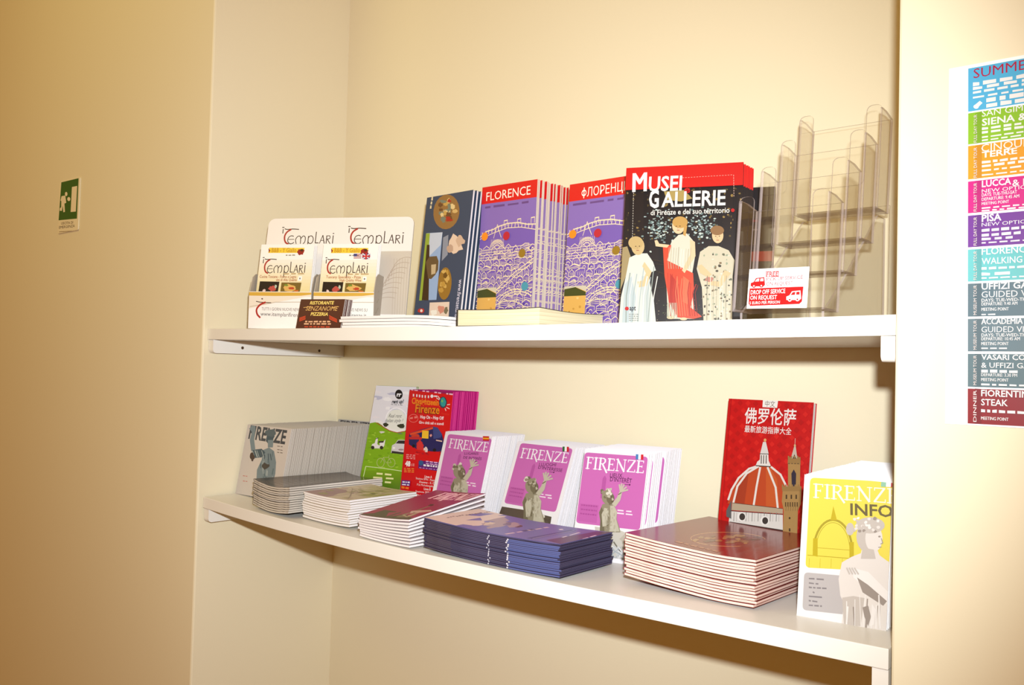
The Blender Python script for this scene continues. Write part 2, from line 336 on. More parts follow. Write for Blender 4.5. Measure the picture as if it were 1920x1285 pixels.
# ------------------------------------------------------------------ the setting
def wall(name, x0, x1, y0, y1, z0, z1, mat=None, bevel=0.0):
    mb = MB(); a = P(x0, y0, 0); b_ = P(x1, y1, 0); mb.box(0, b_.x-a.x, 0, b_.y-a.y, 0, z1-z0, mat or WALL)
    return tag(mb.build(name, bevel=bevel, loc=(a.x, a.y, z0)), kind='structure')
wall('wall_back', -0.02, W+0.02, D, D+0.12, 0, 2.75)
wall('wall_left', -2.6, 0, 0, D+0.10, 0, 2.75, bevel=0.003)
wall('wall_right', W, W+1.6, 0, D+0.10, 0, 2.75, bevel=0.0025)
wall('floor', -2.6, W+1.6, -2.6, D+0.12, -0.1, 0, FLOOR)

# ------------------------------------------------------------------ shelves on side brackets
def shelf(name, label, zf, x0, x1):
    root = thing(name, label, 'shelf', P(x0, FY, zf(x0)-TH)); o = root.location.copy(); NX = 48
    mb = MB(); xs = [x0+(x1-x0)*i/NX for i in range(NX+1)]
    def q(x, y, top): p = P(x, y, zf(x)-(0 if top else TH))-o; return tuple(p)
    yb = D-0.0006
    for a, b_ in zip(xs, xs[1:]):
        mb.face([q(a, FY, 0), q(b_, FY, 0), q(b_, FY, 1), q(a, FY, 1)], SHELF); mb.face([q(a, FY, 1), q(b_, FY, 1), q(b_, yb, 1), q(a, yb, 1)], SHELF)
        mb.face([q(a, yb, 0), q(b_, yb, 0), q(b_, FY, 0), q(a, FY, 0)], SHELF); mb.face([q(b_, yb, 0), q(a, yb, 0), q(a, yb, 1), q(b_, yb, 1)], SHELF)
    mb.face([q(x0, yb, 0), q(x0, FY, 0), q(x0, FY, 1), q(x0, yb, 1)], SHELF); mb.face([q(x1, FY, 0), q(x1, yb, 0), q(x1, yb, 1), q(x1, FY, 1)], SHELF)
    mb.build('board', root, bevel=0.0008)
    BW, BH = 0.0172, 0.0284
    for left in (True, False):
        xa = x0+0.0008 if left else x1-BW-0.0006; zt = min(zf(xa), zf(xa+BW))-TH-0.0003; y0, y1 = FY+0.003, D-0.001
        b2 = MB(); rr = 0.008; prof = [(y0, zt), (y1, zt), (y1, zt-BH)]+[(y0+rr-rr*math.sin(R(k)), zt-BH+rr-rr*math.cos(R(k))) for k in range(0, 91, 15)]
        tris = tessellate_polygon([[Vector((p[0], p[1], 0)) for p in prof]]); xb = xa+BW
        def v(x, p): return tuple(P(x, p[0], p[1])-o)
        for t_ in tris:
            pp = [prof[i] for i in t_]
            if (pp[1][0]-pp[0][0])*(pp[2][1]-pp[0][1])-(pp[1][1]-pp[0][1])*(pp[2][0]-pp[0][0]) < 0: pp.reverse()
            b2.face([v(xb, p) for p in pp], SHELF); b2.face([v(xa, p) for p in pp[::-1]], SHELF)
        pr_ = prof[::-1]
        area = sum(pr_[i-1][0]*pr_[i][1]-pr_[i][0]*pr_[i-1][1] for i in range(len(pr_)))
        if area < 0: pr_ = pr_[::-1]
        for i in range(len(pr_)):
            p, q_ = pr_[i-1], pr_[i]; b2.face([v(xa, p), v(xa, q_), v(xb, q_), v(xb, p)][::-1], SHELF)
        br = b2.build('bracket', root, weld=True, bevel=0.0012)
        if left:
            for ys_ in (0.084, 0.290):
                s_ = MB(); cy, cz = ys_, zt-BH*0.53; ring = [(cy+0.0033*math.cos(2*PI*i/12), cz+0.0033*math.sin(2*PI*i/12)) for i in range(12)]
                s_.face([v(xb+0.0004, p) for p in ring], SCREW)
                for i in range(12): s_.face([v(xb-0.001, ring[i-1]), v(xb-0.001, ring[i]), v(xb+0.0004, ring[i]), v(xb+0.0004, ring[i-1])], SCREW)
                s_.build('screw', br)
    return root
shelf('wall_shelf', 'upper white laminate shelf carrying the maps and the clear acrylic rack', zu, 0.0006, W-0.0006)
shelf('wall_shelf', 'lower white laminate shelf carrying the piles of magazines', zl, 0.0062, 1.3838)

# ------------------------------------------------------------------ notice on the left wall
def exit_sign():
    A0 = P(-0.7400, 0, 0.6185); w, h = 0.1245*K, 0.1375*K
    a = Art(w, h, [(200, 290), (530, 185), (505, 1010), (185, 1110)], g=0.95)
    G = (18, 92, 34); Wt = (232, 220, 190)
    a.poly([(232, 283), (508, 205), (488, 842), (200, 900)], G)
    a.poly([(405, 352), (487, 330), (470, 735), (390, 750)], Wt)
    a.ell(315, 470, 20, 34, Wt); a.poly([(225, 580), (240, 510), (300, 495), (318, 610), (290, 625), (300, 755), (275, 765), (262, 660), (250, 745), (215, 745), (218, 705), (238, 690), (238, 590)], Wt); a.ell(358, 548, 24, 32, Wt)
    a.text('USCITA DI', (243, 962), (430, 925), 38, (90, 66, 40), 0.01); a.text('EMERGENZA', (210, 1030), (455, 975), 40, (90, 66, 40), 0.01); a.line([(215, 1078), (470, 1030)], 7, (120, 96, 60))
    root = thing('exit_sign', 'small green emergency exit sign with running figure on the left wall', 'sign', A0+Vector((0, -0.0025, 0)))
    p = MB(); rr = 0.004; pts = arc(rr, rr, rr, rr, 180, 270, 4)+arc(w-rr, rr, rr, rr, 270, 360, 4)+arc(w-rr, h-rr, rr, rr, 0, 90, 4)+arc(rr, h-rr, rr, rr, 90, 180, 4)
    p.prism(pts, 0, 0.0022, SATIN, None, rgb((226, 216, 186))); a.into(p, SATIN); p.build('plate', root)
exit_sign()

# ------------------------------------------------------------------ poster on the right wall
def poster():
    w, h = 0.2500*K, 0.3712*K; A0 = P(1.4400, 0, 0.2456)
    a = Art(w, h, [(1780.4, 129.9), (2377.1, 19.2), (2376.7, 829.3), (1774, 794.9)], g=0.64)
    wht = (255, 255, 252)
    rows = [((86, 190, 235), 129.5, 210.6), ((150, 205, 40), 213.6, 272), ((246, 168, 24), 275, 337.6), ((226, 20, 140), 341.5, 401), ((122, 52, 160), 405.4, 464.8), ((110, 205, 205), 469, 529),
            ((96, 122, 132), 532.8, 594.5), ((106, 130, 138), 598.7, 659.5), ((100, 126, 132), 664, 725.7), ((150, 26, 34), 729, 794.3)]
    top = lambda x, y0: y0+(x-1816)*(y0-645)/2816.0
    for c, y0, y1 in rows: a.poly([(1816, y0), (2400, top(2400, y0)), (2400, top(2400, y1)), (1816, y1)], c)
    for c, y0, y1 in rows[1:]: a.poly([(1829.5, y0), (1842, top(1842, y0)), (1842, top(1842, y1)), (1829.5, top(1829, y1))], tuple(int(k*0.88) for k in c))
    def T(s, x0, y, x1, ht, bold=0.012, col=wht): a.text(s, (x0, y), (x1, top(x1, y)-(top(x0, y)-y)), ht, col, bold)
    def Ds(x0, y, x1, ht, n=6, col=wht): a.dashes((x0, y), (x1, top(x1, y)-(top(x0, y)-y)), ht, col, n)
    T('SUMMER', 1826, 148, 1944, 18, 0.0, (186, 24, 70)); Ds(1825, 163, 2060, 8, 9); Ds(1825, 170, 2060, 6, 8); Ds(1825, 177, 1990, 5, 8); Ds(1825, 186, 2060, 4, 8)
    Ds(1850, 193, 2000, 9, 6); Ds(1850, 203, 2000, 9, 6); a.poly([(1826, 200), (1838, 190), (1843, 194), (1832, 205)], wht); a.ell(1831, 201, 5, 4, wht)
    T('SAN GIMIGNANO', 1842, 220, 2004, 12, 0.004); T('SIENA & CHIANTI', 1842, 237, 2030, 13, 0.02); Ds(1842, 245, 2010, 5, 9); Ds(1842, 252, 1920, 5, 4); Ds(1842, 260, 1990, 3, 8); Ds(1842, 266, 1990, 3, 8)
    T('CINQUE', 1841, 286, 1930, 14, 0.0); T('TERRE', 1842, 297, 1908, 11, 0.025); Ds(1842, 308, 1960, 5, 7); Ds(1842, 315, 1945, 5, 5); Ds(1842, 323, 1930, 4, 5); Ds(1842, 331, 2000, 3, 8)
    T('LUCCA', 1842, 352, 1897, 12, 0.025); T('& PISA', 1899, 350, 1960, 12, 0.012); T('NEW OPTION: LEANING TOWER', 1842, 363, 2080, 7, 0.0)
    T('DAYS: TUE-THU-SAT', 1842, 370, 1908, 6, 0.012); T('DEPARTURE: 9.45 AM', 1842, 378, 1912, 6, 0.012); T('MEETING POINT', 1842, 386, 1893, 5.5, 0.012); Ds(1842, 393, 2010, 3, 9); Ds(1842, 398, 2010, 3, 9)
    T('PISA', 1842, 417, 1879, 13, 0.025); T('NEW OPTION: LEANING TOWER', 1842, 426, 2080, 7, 0.0); Ds(1842, 436, 1930, 6, 5); Ds(1842, 445, 1915, 6, 4); Ds(1842, 452, 1900, 5, 3); Ds(1842, 458, 2000, 3, 8)
    T('FLORENCE', 1842, 479, 1935, 13, 0.012); T('WALKING', 1842, 497, 1918, 12, 0.008); Ds(1842, 507, 1960, 5, 7); Ds(1842, 518, 1895, 6, 2); Ds(1842, 524, 1990, 3, 8)
    T('UFFIZI GALLERY', 1842, 544, 1985, 12, 0.02); T('GUIDED VISIT', 1842, 559, 1958, 12, 0.0); T('DAYS: TUE-WED-THU', 1842, 567, 1932, 6, 0.012); T('DEPARTURE: 9.40 AM', 1842, 574, 1909, 6, 0.012); T('MEETING POINT', 1842, 584, 1893, 6, 0.012); Ds(1842, 592, 1868, 3, 2)
    T('ACCADEMIA', 1842, 609, 1919, 11, 0.02); T('GUIDED VISIT', 1842, 624, 1945, 11, 0.0); T('DAYS: TUE-WED-THU', 1842, 632, 1932, 6, 0.012); T('DEPARTURE: 10.45 AM', 1842, 639, 1914, 6, 0.012); T('MEETING POINT', 1842, 648, 1893, 6, 0.012); Ds(1842, 655, 1890, 3, 3)
    T('VASARI CORRIDOR', 1842, 675, 1988, 10, 0.02); T('& UFFIZI GALLERY', 1842, 690, 1980, 10, 0.006); Ds(1842, 699, 1910, 6, 4); T('DEPARTURE: 3.30 PM', 1842, 706, 1909, 6, 0.012); T('MEETING POINT', 1842, 715, 1893, 6, 0.012); Ds(1842, 723, 1990, 4, 8)
    T('FIORENTINA', 1842, 743, 1944, 12, 0.02); T('STEAK', 1842, 760, 1892, 12, 0.014); Ds(1842, 773, 1960, 6, 8); T('MEETING POINT', 1842, 787, 1893, 6, 0.012)
    for (c, y0, y1), s in zip(rows[1:], ['FULL DAY TOUR', 'FULL DAY TOUR', 'FULL DAY TOUR', 'FULL DAY TOUR', 'FULL DAY TOUR', 'MUSEUM TOUR', 'MUSEUM TOUR', 'MUSEUM TOUR', 'DINNER']): a.text(s, (1833.5, y1-3), (1833.5, y0+3), 6, (250, 240, 235), 0.004)
    root = thing('wall_poster', 'white poster listing summer tours in coloured bands on the right wall', 'poster', A0+Vector((0, -0.0012, 0)))
    p = MB(); p.box(0, w, 0, 0.0009, 0, h, SATIN, rgb((250, 250, 248), 0.85)); a.into(p, SATIN); p.build('sheet', root)
poster()

# ================================================================== upper shelf
OU = (380, 380); SU = 420/1799     # sketch scales of the cover drawings
def display_stand():
    """two-pocket cardboard display, turned towards the room"""
    w, h = 0.322*K, 0.238*K; loc = P(0.148, 0.0145, zu(0.15)+0.0006); yw, ln = R(27), R(10)
    root = thing('leaflet_display', 'white cardboard two-pocket leaflet display at the far left end of the upper shelf', 'display stand', loc, (0, 0, yw))
    tilt = Matrix.Rotation(-ln, 4, 'X')
    q = [(475, 92), (1655, 95), (1590, 1010), (330, 1005)]
    a = Art(w, h, q, g=0.80)
    templari(a, (565, 295), (1005, 295), 118); templari(a, (1115, 300), (1570, 300), 122)
    a.dashes((630, 308), (780, 310), 12, (150, 135, 120), 3); a.dashes((1190, 315), (1340, 317), 12, (150, 135, 120), 3)
    a.poly([(930, 362), (1640, 362), (1600, 870), (900, 870)], (206, 196, 180))
    for k in range(9): a.ring(1600-k*18, 560+k*40, 120+k*6, 150, 4, (176, 160, 142), PI, 1.6*PI, 10)
    for k in range(6): a.line([(1500+k*22, 420), (1490+k*20, 870)], 3, (186, 172, 152))
    mb = MB(); r_ = 0.012; pts = [(0, 0), (w, 0)]+arc(w-r_, h-r_, r_, r_, 0, 90, 5)+arc(r_, h-r_, r_, r_, 90, 180, 5)
    mb.prism(pts, 0, 0.003, SATIN, None, rgb((246, 240, 232), 0.78)); a.into(mb, SATIN)
    for i, v in enumerate(mb.v): mb.v[i] = tuple(tilt @ Vector(v)+Vector((0, 0.020, 0)))
    mb.build('back_panel', root)
    pd = 0.024; ph = 0.0745*K
    for i, (u0, u1) in enumerate(((0.003, 0.425), (0.440, 0.835))):
        x0, x1 = u0*w, u1*w
        qa = [(365+560*i, 715), (840+560*i, 715), (835+550*i, 1004), (330+570*i, 1004)]
        b_ = Art(x1-x0, ph, qa, g=0.80, seed=4+i); o_ = 545*i
        b_.poly([(330+o_, 715), (960+o_, 715), (960+o_, 760), (800+o_, 752), (600+o_, 790), (330+o_, 850)], (238, 226, 206)); b_.poly([(330+o_, 720), (960+o_, 722), (760+o_, 745), (560+o_, 748), (330+o_, 746)], (216, 172, 70))
        b_.line([(360+o_, 830), (560+o_, 795), (760+o_, 792), (950+o_, 792)], 5, (196, 184, 164))
        if i == 0:
            b_.strokes([([(.0, .98), (.3, .93), (1.0, .9)], .7), ([(.62, .93), (.28, .78), (.05, .5), (.1, .2), (.3, .0)], 1.6)], (400, 915), (520, 915), 128, (80, 60, 50), (176, 50, 42), 0.07, (1,)); b_.ell(462, 770, 7, 5, (90, 60, 50))
            b_.text('TUTTI I GIORNI NUOVE NEWS SU', (452, 858), (790, 862), 24, (120, 112, 104)); b_.text('www.itemplarifirenze.it', (440, 900), (800, 908), 32, (104, 98, 92))
        else:
            b_.text('TUTTI I GIORNI NUOVE NEWS SU', (985, 858), (1345, 862), 24, (120, 112, 104)); b_.text('www.itemplarifirenze.it', (975, 900), (1335, 908), 32, (104, 98, 92))
        pm = MB(); pm.box(0, x1-x0, 0, 0.0012, 0, ph, SATIN, rgb((248, 244, 238), 0.80)); b_.into(pm, SATIN); pm.build('pocket_front', root, loc=(x0, -pd+0.020-0.001, 0))
        for side, xs in (('a', x0), ('b', x1-0.0012)):
            sm = MB(); hh = 0.112*K
            prof = [(0, 0), (pd, 0), (pd+hh*math.tan(ln), hh*0.98), (pd*0.72, hh), (pd*0.32, hh*0.93), (0.002, hh*0.74), (0, ph)]
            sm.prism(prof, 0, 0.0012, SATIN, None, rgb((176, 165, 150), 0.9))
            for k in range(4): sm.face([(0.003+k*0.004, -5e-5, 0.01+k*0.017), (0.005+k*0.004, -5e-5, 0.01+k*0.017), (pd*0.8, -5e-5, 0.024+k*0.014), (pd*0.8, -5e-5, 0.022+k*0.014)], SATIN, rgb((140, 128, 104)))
            sm.build('pocket_side', root, loc=(xs+0.0012, -pd+0.020, 0), rot=(0, 0, PI/2))
    # the leaflets standing in the two pockets
    LW, LH, LT = 0.118*K, 0.168*K, 0.0016
    for i, (dx, cap) in enumerate(((0.007*K, 'Cucina Toscana - Forno a Legna'), (0.145*K, 'Tuscany Speciality - Pizza'))):
        x_ = 555*i; a = Art(LW, LH, [(450+x_, 348-4*i), (905+x_, 355-4*i), (870+x_*.985, 985), (395+x_*.985, 985)], g=0.80, seed=7+i); a.step = 8e-6
        for k in range(10): a.poly([(300+x_, 470+k*26), (960+x_, 470+k*26), (960+x_, 498+k*26), (300+x_, 498+k*26)], (246-k, 238-2*k-(k > 4), 222-7*k))
        a.poly([(518+x_, 374), (822+x_, 382), (818+x_, 420), (512+x_, 415)], (240, 205, 60)); a.text('B&B - Y Giallo', (540+x_, 410), (752+x_, 414), 34, (196, 140, 40), 0.012)
        a.poly([(512+x_, 380), (530+x_, 396), (518+x_, 415)], (150, 40, 30)); a.blob(790+x_, 412, 32, 26, (150, 34, 30)); a.blob(800+x_, 398, 14, 10, (70, 40, 20)); a.dashes((665+x_, 440), (745+x_, 440), 10, (150, 140, 120), 3)
        templari(a, (458+x_, 572), (838+x_-18*i, 572), 108)
        a.dashes((655+x_, 585), (830+x_, 585), 10, (190, 160, 110), 3); a.text(cap, (445+28*i+x_, 610), (765+x_, 614), 22, (176, 96, 40), 0.008); a.text('vini di Alta Qualità' if i == 0 else 'High Quality Wine', (590+x_, 636), (770+x_, 638), 20, (176, 96, 40), 0.008)
        a.poly([(785+x_, 600), (815+x_, 600), (812+x_, 636), (780+x_, 636)], (250, 250, 244)); a.ell(797+x_, 618, 6, 8, (120, 110, 100), 8)
        a.poly([(450+x_, 638), (622+x_, 642), (612+x_, 722), (440+x_, 722)], (34, 20, 18)); a.blob(560+x_, 695, 32, 22, (190, 80, 70)); a.blob(490+x_, 712, 12, 12, (230, 200, 190)); a.blob(590+x_, 680, 10, 16, (180, 190, 170))
        a.poly([(640+x_, 648), (812+x_, 650), (800+x_, 735), (632+x_, 732)], (120, 96, 40)); a.blob(715+x_, 690, 60, 26, (222, 176, 96)); a.blob(730+x_, 695, 26, 10, (190, 70, 40)); a.blob(680+x_, 668, 18, 9, (120, 140, 50)); a.blob(770+x_, 716, 22, 10, (200, 110, 40))
        if i == 1:
            for k in range(5): a.poly([(1258, 424+k*8), (1322, 424+k*8), (1322, 428+k*8), (1258, 428+k*8)], (170, 60, 60))
            a.poly([(1258, 424), (1286, 424), (1286, 444), (1258, 444)], (60, 60, 120)); a.poly([(1332, 424), (1394, 424), (1390, 466), (1330, 466)], (40, 44, 110))
            a.line([(1332, 424), (1390, 466)], 9, (225, 220, 220)); a.line([(1394, 424), (1330, 466)], 9, (225, 220, 220)); a.line([(1362, 424), (1360, 466)], 13, (200, 50, 50)); a.line([(1332, 445), (1392, 445)], 11, (200, 50, 50))
        tops = leaflet_parts(LW, LH, LT, SATIN, rgb((250, 247, 240), 0.8), PG_WHITE, a); rest = leaflet_parts(LW, LH, LT, SATIN, rgb((250, 247, 240), 0.8), PG_WHITE)
        word = 'first' if i == 0 else 'second'; mt = Matrix.Translation(loc) @ Matrix.Rotation(yw, 4, 'Z'); proto = None
        for k in range(3):
            p = mt @ Vector((dx+k*0.0012, -pd+0.0235+k*0.0030, 0.0065)); rot = (-(ln*0.9), 0, yw)
            if k == 0: place(tops, 'restaurant_leaflet', ('cream restaurant menu leaflet with Italian captions, front of the display\'s first pocket', 'cream restaurant menu leaflet with two small flags, front of the display\'s second pocket')[i], 'leaflet', p, rot, 'leaflets in the cardboard display')
            else: proto = place(proto or rest, 'restaurant_leaflet', 'white-edged menu leaflet tucked behind the front one in the display\'s %s pocket' % word, 'leaflet', p, rot, 'leaflets in the cardboard display')
display_stand()

def cards():
    w, h, t = 0.097*K, 0.0585*K, 0.0011
    a = Art(w, h, [(785, 770), (1135, 775), (1093, 1010), (737, 1008)], g=0.85); a.fill((70, 16, 12)); Y = (244, 214, 110)
    a.text('RISTORANTE', (856, 813), (1046, 815), 26, Y, 0.02, 0.15)
    a.text('SENZANOME', (820, 862), (1075, 866), 36, (214, 168, 96), 0.0, 0.2); a.line([(805, 838), (850, 832), (870, 838)], 4, (214, 168, 96)); a.line([(1030, 838), (1085, 834)], 4, (214, 168, 96))
    a.text('PIZZERIA', (860, 903), (998, 905), 26, Y, 0.02, 0.1)
    for k in range(3): a.line([(770, 925+k*11), (818, 908+k*11)], 6, (206, 62, 30)); a.line([(1010, 905+k*12), (1068, 936+k*10)], 6, (206, 62, 30))
    a.dashes((815, 958), (1015, 958), 13, (220, 170, 130), 6); a.dashes((805, 976), (1020, 976), 13, (220, 170, 130), 6); a.dashes((808, 998), (1010, 1000), 10, (190, 60, 34), 6)
    ed = rgb((246, 238, 230), 0.8); front = leaflet_parts(w, h, t, SATIN, rgb((70, 16, 12), 0.85), PG_WHITE, a, edge=ed); rest = leaflet_parts(w, h, t, SATIN, rgb((70, 16, 12), 0.85), PG_WHITE, edge=ed)
    standing_row(front, rest, 17, 'business_card', ['dark maroon pizzeria card with yellow lettering, front of its leaning stack', 'white-edged card leaning behind the maroon pizzeria card'], 'card', 'business cards on the upper shelf', (0.3050, 0.0135), 20, 14, 0.00135, 3, 0.0010, 0.15, zu)
cards()

def pamphlets():
    w, d, t = 0.275*K, 0.105*K, 0.0044
    bend = lambda x, y, z: (x, y-0.004*max(0, (x/w-0.55)/0.45)**2*(-1)+0.0, z)
    pr = leaflet_parts(w, d, t*0.86, SATIN, rgb((246, 243, 238), 0.9), PG_WHITE, None, bend, 10, 1)
    flat_stack(pr, pr, 4, 'folded_pamphlet', ['white folded pamphlet, topmost of the flat pile between pizzeria cards and thick book', 'white folded pamphlet in the middle of the flat pile on the upper shelf', 'white folded pamphlet at the bottom of the flat pile on the upper shelf'], 'pamphlet', 'white pamphlets lying on the upper shelf', (0.412, 0.034), w, d, 1.5, t, 5, 0.003, 1.2, zu)
pamphlets()

OB = (760, 330); SB = 420/1799
def tourist_booklets():
    w, h, t = 0.130*K, 0.2694*K, 0.0042; B = (60, 73, 96)
    a = Art(w, h, [(165, 178), (550, 110), (430, 1252), (52, 1257)], g=0.80, seed=11); a.fill(B); a.step = 8e-6
    a.ell(326, 292, 108, 142, (150, 112, 62), 22, 0.12)
    for k in range(26):
        ang = a.rng.uniform(0, 2*PI); r_ = a.rng.uniform(0, .8); a.blob(328+95*r_*math.cos(ang), 290+125*r_*math.sin(ang), a.rng.uniform(12, 30), a.rng.uniform(10, 24), a.rng.choice([(196, 160, 84), (110, 74, 42), (226, 200, 140), (170, 52, 34), (120, 128, 110), (210, 176, 110)]))
    a.poly([(165, 466), (296, 458), (250, 1000), (108, 1006)], (150, 176, 214)); a.poly([(192, 466), (296, 458), (282, 560), (180, 660)], (196, 206, 222))
    a.poly([(160, 468), (192, 466), (148, 1004), (108, 1006)], (150, 172, 60)); a.poly([(168, 560), (190, 560), (186, 1004), (130, 1004)], (64, 46, 26)); a.poly([(190, 655), (250, 650), (265, 690), (262, 760), (240, 800), (205, 835), (180, 830), (160, 700)], (104, 84, 54)); a.poly([(205, 720), (245, 715), (240, 790), (206, 800)], (196, 176, 138))
    a.blob(400, 555, 62, 78, (226, 200, 176)); a.blob(440, 525, 36, 46, (206, 176, 150)); a.poly([(302, 500), (345, 478), (340, 640), (292, 690)], (140, 146, 160)); a.blob(360, 590, 26, 40, (190, 160, 138))
    a.ell(318, 870, 56, 130, (150, 112, 44), 20, 0.06)
    for k in range(12): a.blob(318+a.rng.uniform(-34, 34), 870+a.rng.uniform(-100, 100), a.rng.uniform(8, 20), a.rng.uniform(12, 30), a.rng.choice([(186, 146, 66), (110, 78, 30), (206, 170, 92)]))
    a.poly([(196, 1022), (358, 1016), (350, 1180), (188, 1185)], (226, 206, 188)); a.blob(290, 1075, 30, 32, (206, 140, 120)); a.blob(330, 1085, 16, 34, (120, 112, 88)); a.blob(230, 1100, 24, 22, (240, 236, 224))
    a.blob(128, 1085, 26, 22, (186, 50, 40), 9); a.blob(128, 1085, 12, 12, (230, 220, 210), 8); a.text('www.firenzeturismo.it', (436, 838), (392, 1225), 30, (226, 222, 240), 0.004); a.dashes((205, 170), (190, 268), 14, (226, 210, 170), 3)
    front = booklet_parts(w, h, t, SATIN, rgb(B, 0.8), PG_WHITE, a); rest = booklet_parts(w, h, t, SATIN, rgb(B, 0.8), PG_WHITE)
    standing_row(front, rest, 5, 'tourist_booklet', ['slate-blue tourist booklet with round painting and tower photo, front of its row', 'slate-blue tourist booklet standing behind the one with the round painting'], 'booklet', 'slate-blue booklets on the upper shelf', (0.4505, 0.1785), -3, 6.2, 0.0080, 8, 0.0016, 0.5, zu, (0.0006, 0))
tourist_booklets()

VIO = (134, 106, 178); CRM = (240, 220, 176); REDB = (214, 22, 22)
def city_map_art(w, h, quad, word, wp, seed):
    """map cover: red title band, violet sky, a town drawn in cream lines"""
    a = Art(w, h, None, g=0.80, seed=seed, step=2.5e-6); rg = random.Random(99)
    X = lambda u, v: (u, v)
    def U(pts): return [(x, y) for x, y in pts]
    a.fill(VIO); a.poly([(0, 0), (1, 0), (1, .118), (0, .118)], REDB)
    if word[0] == 'Ф':       # the first Cyrillic letter is drawn as a ring and a bar
        x = wp[0][0]+.040; a.ring(x, wp[0][1]-.029, .034, .0175, .0095, (250, 240, 226)); a.line([(x, wp[0][1]+.004), (x, wp[0][1]-.062)], .014, (250, 240, 226))
        word = word[1:]; wp = ((wp[0][0]+.090, wp[0][1]-.001), wp[1], wp[2])
    a.text(word, wp[0], wp[1], wp[2], (250, 240, 226), 0.0)
    a.dashes((.07, .150), (.86, .150), .016, (104, 70, 130), 4)
    a.poly([(0, .36), (.2, .30), (.45, .29), (.75, .28), (1, .31), (1, 1), (0, 1)], (120, 92, 172))
    a.line([(0, .345), (.12, .31), (.25, .30), (.33, .285), (.5, .27), (.7, .272), (.85, .29), (1, .295)], .0075, CRM)
    a.line([(0, .36), (.25, .325), (.5, .30), (.75, .305), (1, .33)], .005, CRM)
    for k in range(16): x = .04+k*.06; a.line([(x, .345-.045*math.sin(x*2.6)), (x+.004, .32-.045*math.sin(x*2.6))], .010, CRM)
    for x in (.44, .68, .92): a.line([(x, .285), (x, .25), (x+.06, .248), (x+.06, .285)], .007, CRM)
    a.line([(.26, .36), (.30, .30), (.32, .27), (.34, .30), (.40, .36)], .007, CRM)
    for rr in (.13, .11, .085, .05): a.ring(.33, .43, rr, rr*.42, .0055, CRM, PI, 2*PI, 12)
    for k in range(9): a.line([(.22+k*.028, .37), (.22+k*.028, .42)], .0045, CRM)
    for k in range(5): a.line([(.02, .44+k*.017), (.98, .425+k*.02)], .0036, CRM)
    # houses, street arcs and hatching
    for r_ in range(13):
        x = -.06+rg.uniform(0, .05); y = .465+r_*.041
        while x < 1.0:
            wd = rg.uniform(.08, .15); ht = rg.uniform(.022, .037); sl = rg.uniform(-.016, .016); p = [(x, y), (x, y-ht), (x+wd*.5, y-ht-.018), (x+wd, y-ht+sl), (x+wd, y+sl)]
            if rg.random() < .35: a.poly([(x+.01, y), (x+.01, y-ht*.9), (x+wd*.45, y-ht*.9), (x+wd*.45, y)], (82, 58, 152))
            a.line(p, .0050, CRM, rg.random() < .5)
            kind = rg.random()
            if kind < .40:
                for q in range(1, 5): a.line([(x+wd*q/5, y-ht*.9), (x+wd*q/5+.012, y-.004)], .0042, CRM)
            elif kind < .7: a.ring(x+wd*.55, y-ht*.25, wd*.20, ht*.45, .0050, CRM, PI, 2*PI, 6)
            else:
                for q in range(1, 3): a.line([(x, y-ht*q/3), (x+wd, y-ht*q/3+sl)], .0032, CRM)
            x += wd+rg.uniform(.0, .035)
    for cx, cy, rx in ((.75, .83, .38), (.75, .83, .33), (.60, .90, .36)): a.ring(cx, cy, rx, rx*.30, .006, CRM, PI, 1.8*PI, 14)
    a.line([(.02, .86), (.35, .72), (.70, .60), (1, .52)], .006, CRM); a.line([(.02, .88), (.36, .745), (.72, .62), (1, .545)], .006, CRM)
    for cx, cy, c in ((.105, .345, (240, 140, 34)), (.505, .355, (186, 40, 54)), (.80, .480, (150, 116, 36)), (.875, .700, (76, 150, 168))): a.ell(cx, cy, .060, .029, c)
    a.poly([(.02, .705), (.37, .705), (.37, .94), (.02, .94)], (222, 172, 88)); a.poly([(.02, .715), (.10, .702), (.2, .705), (.37, .74), (.37, .763), (.02, .763)], (70, 74, 34)); a.poly([(.02, .697), (.37, .697), (.37, .735), (.2, .704), (.02, .715)], (206, 196, 170))
    for k in range(14): a.blob(rg.uniform(.04, .35), rg.uniform(.775, .93), .02, .008, rg.choice([(236, 196, 120), (196, 146, 66), (206, 160, 84)]), 7)
    return a
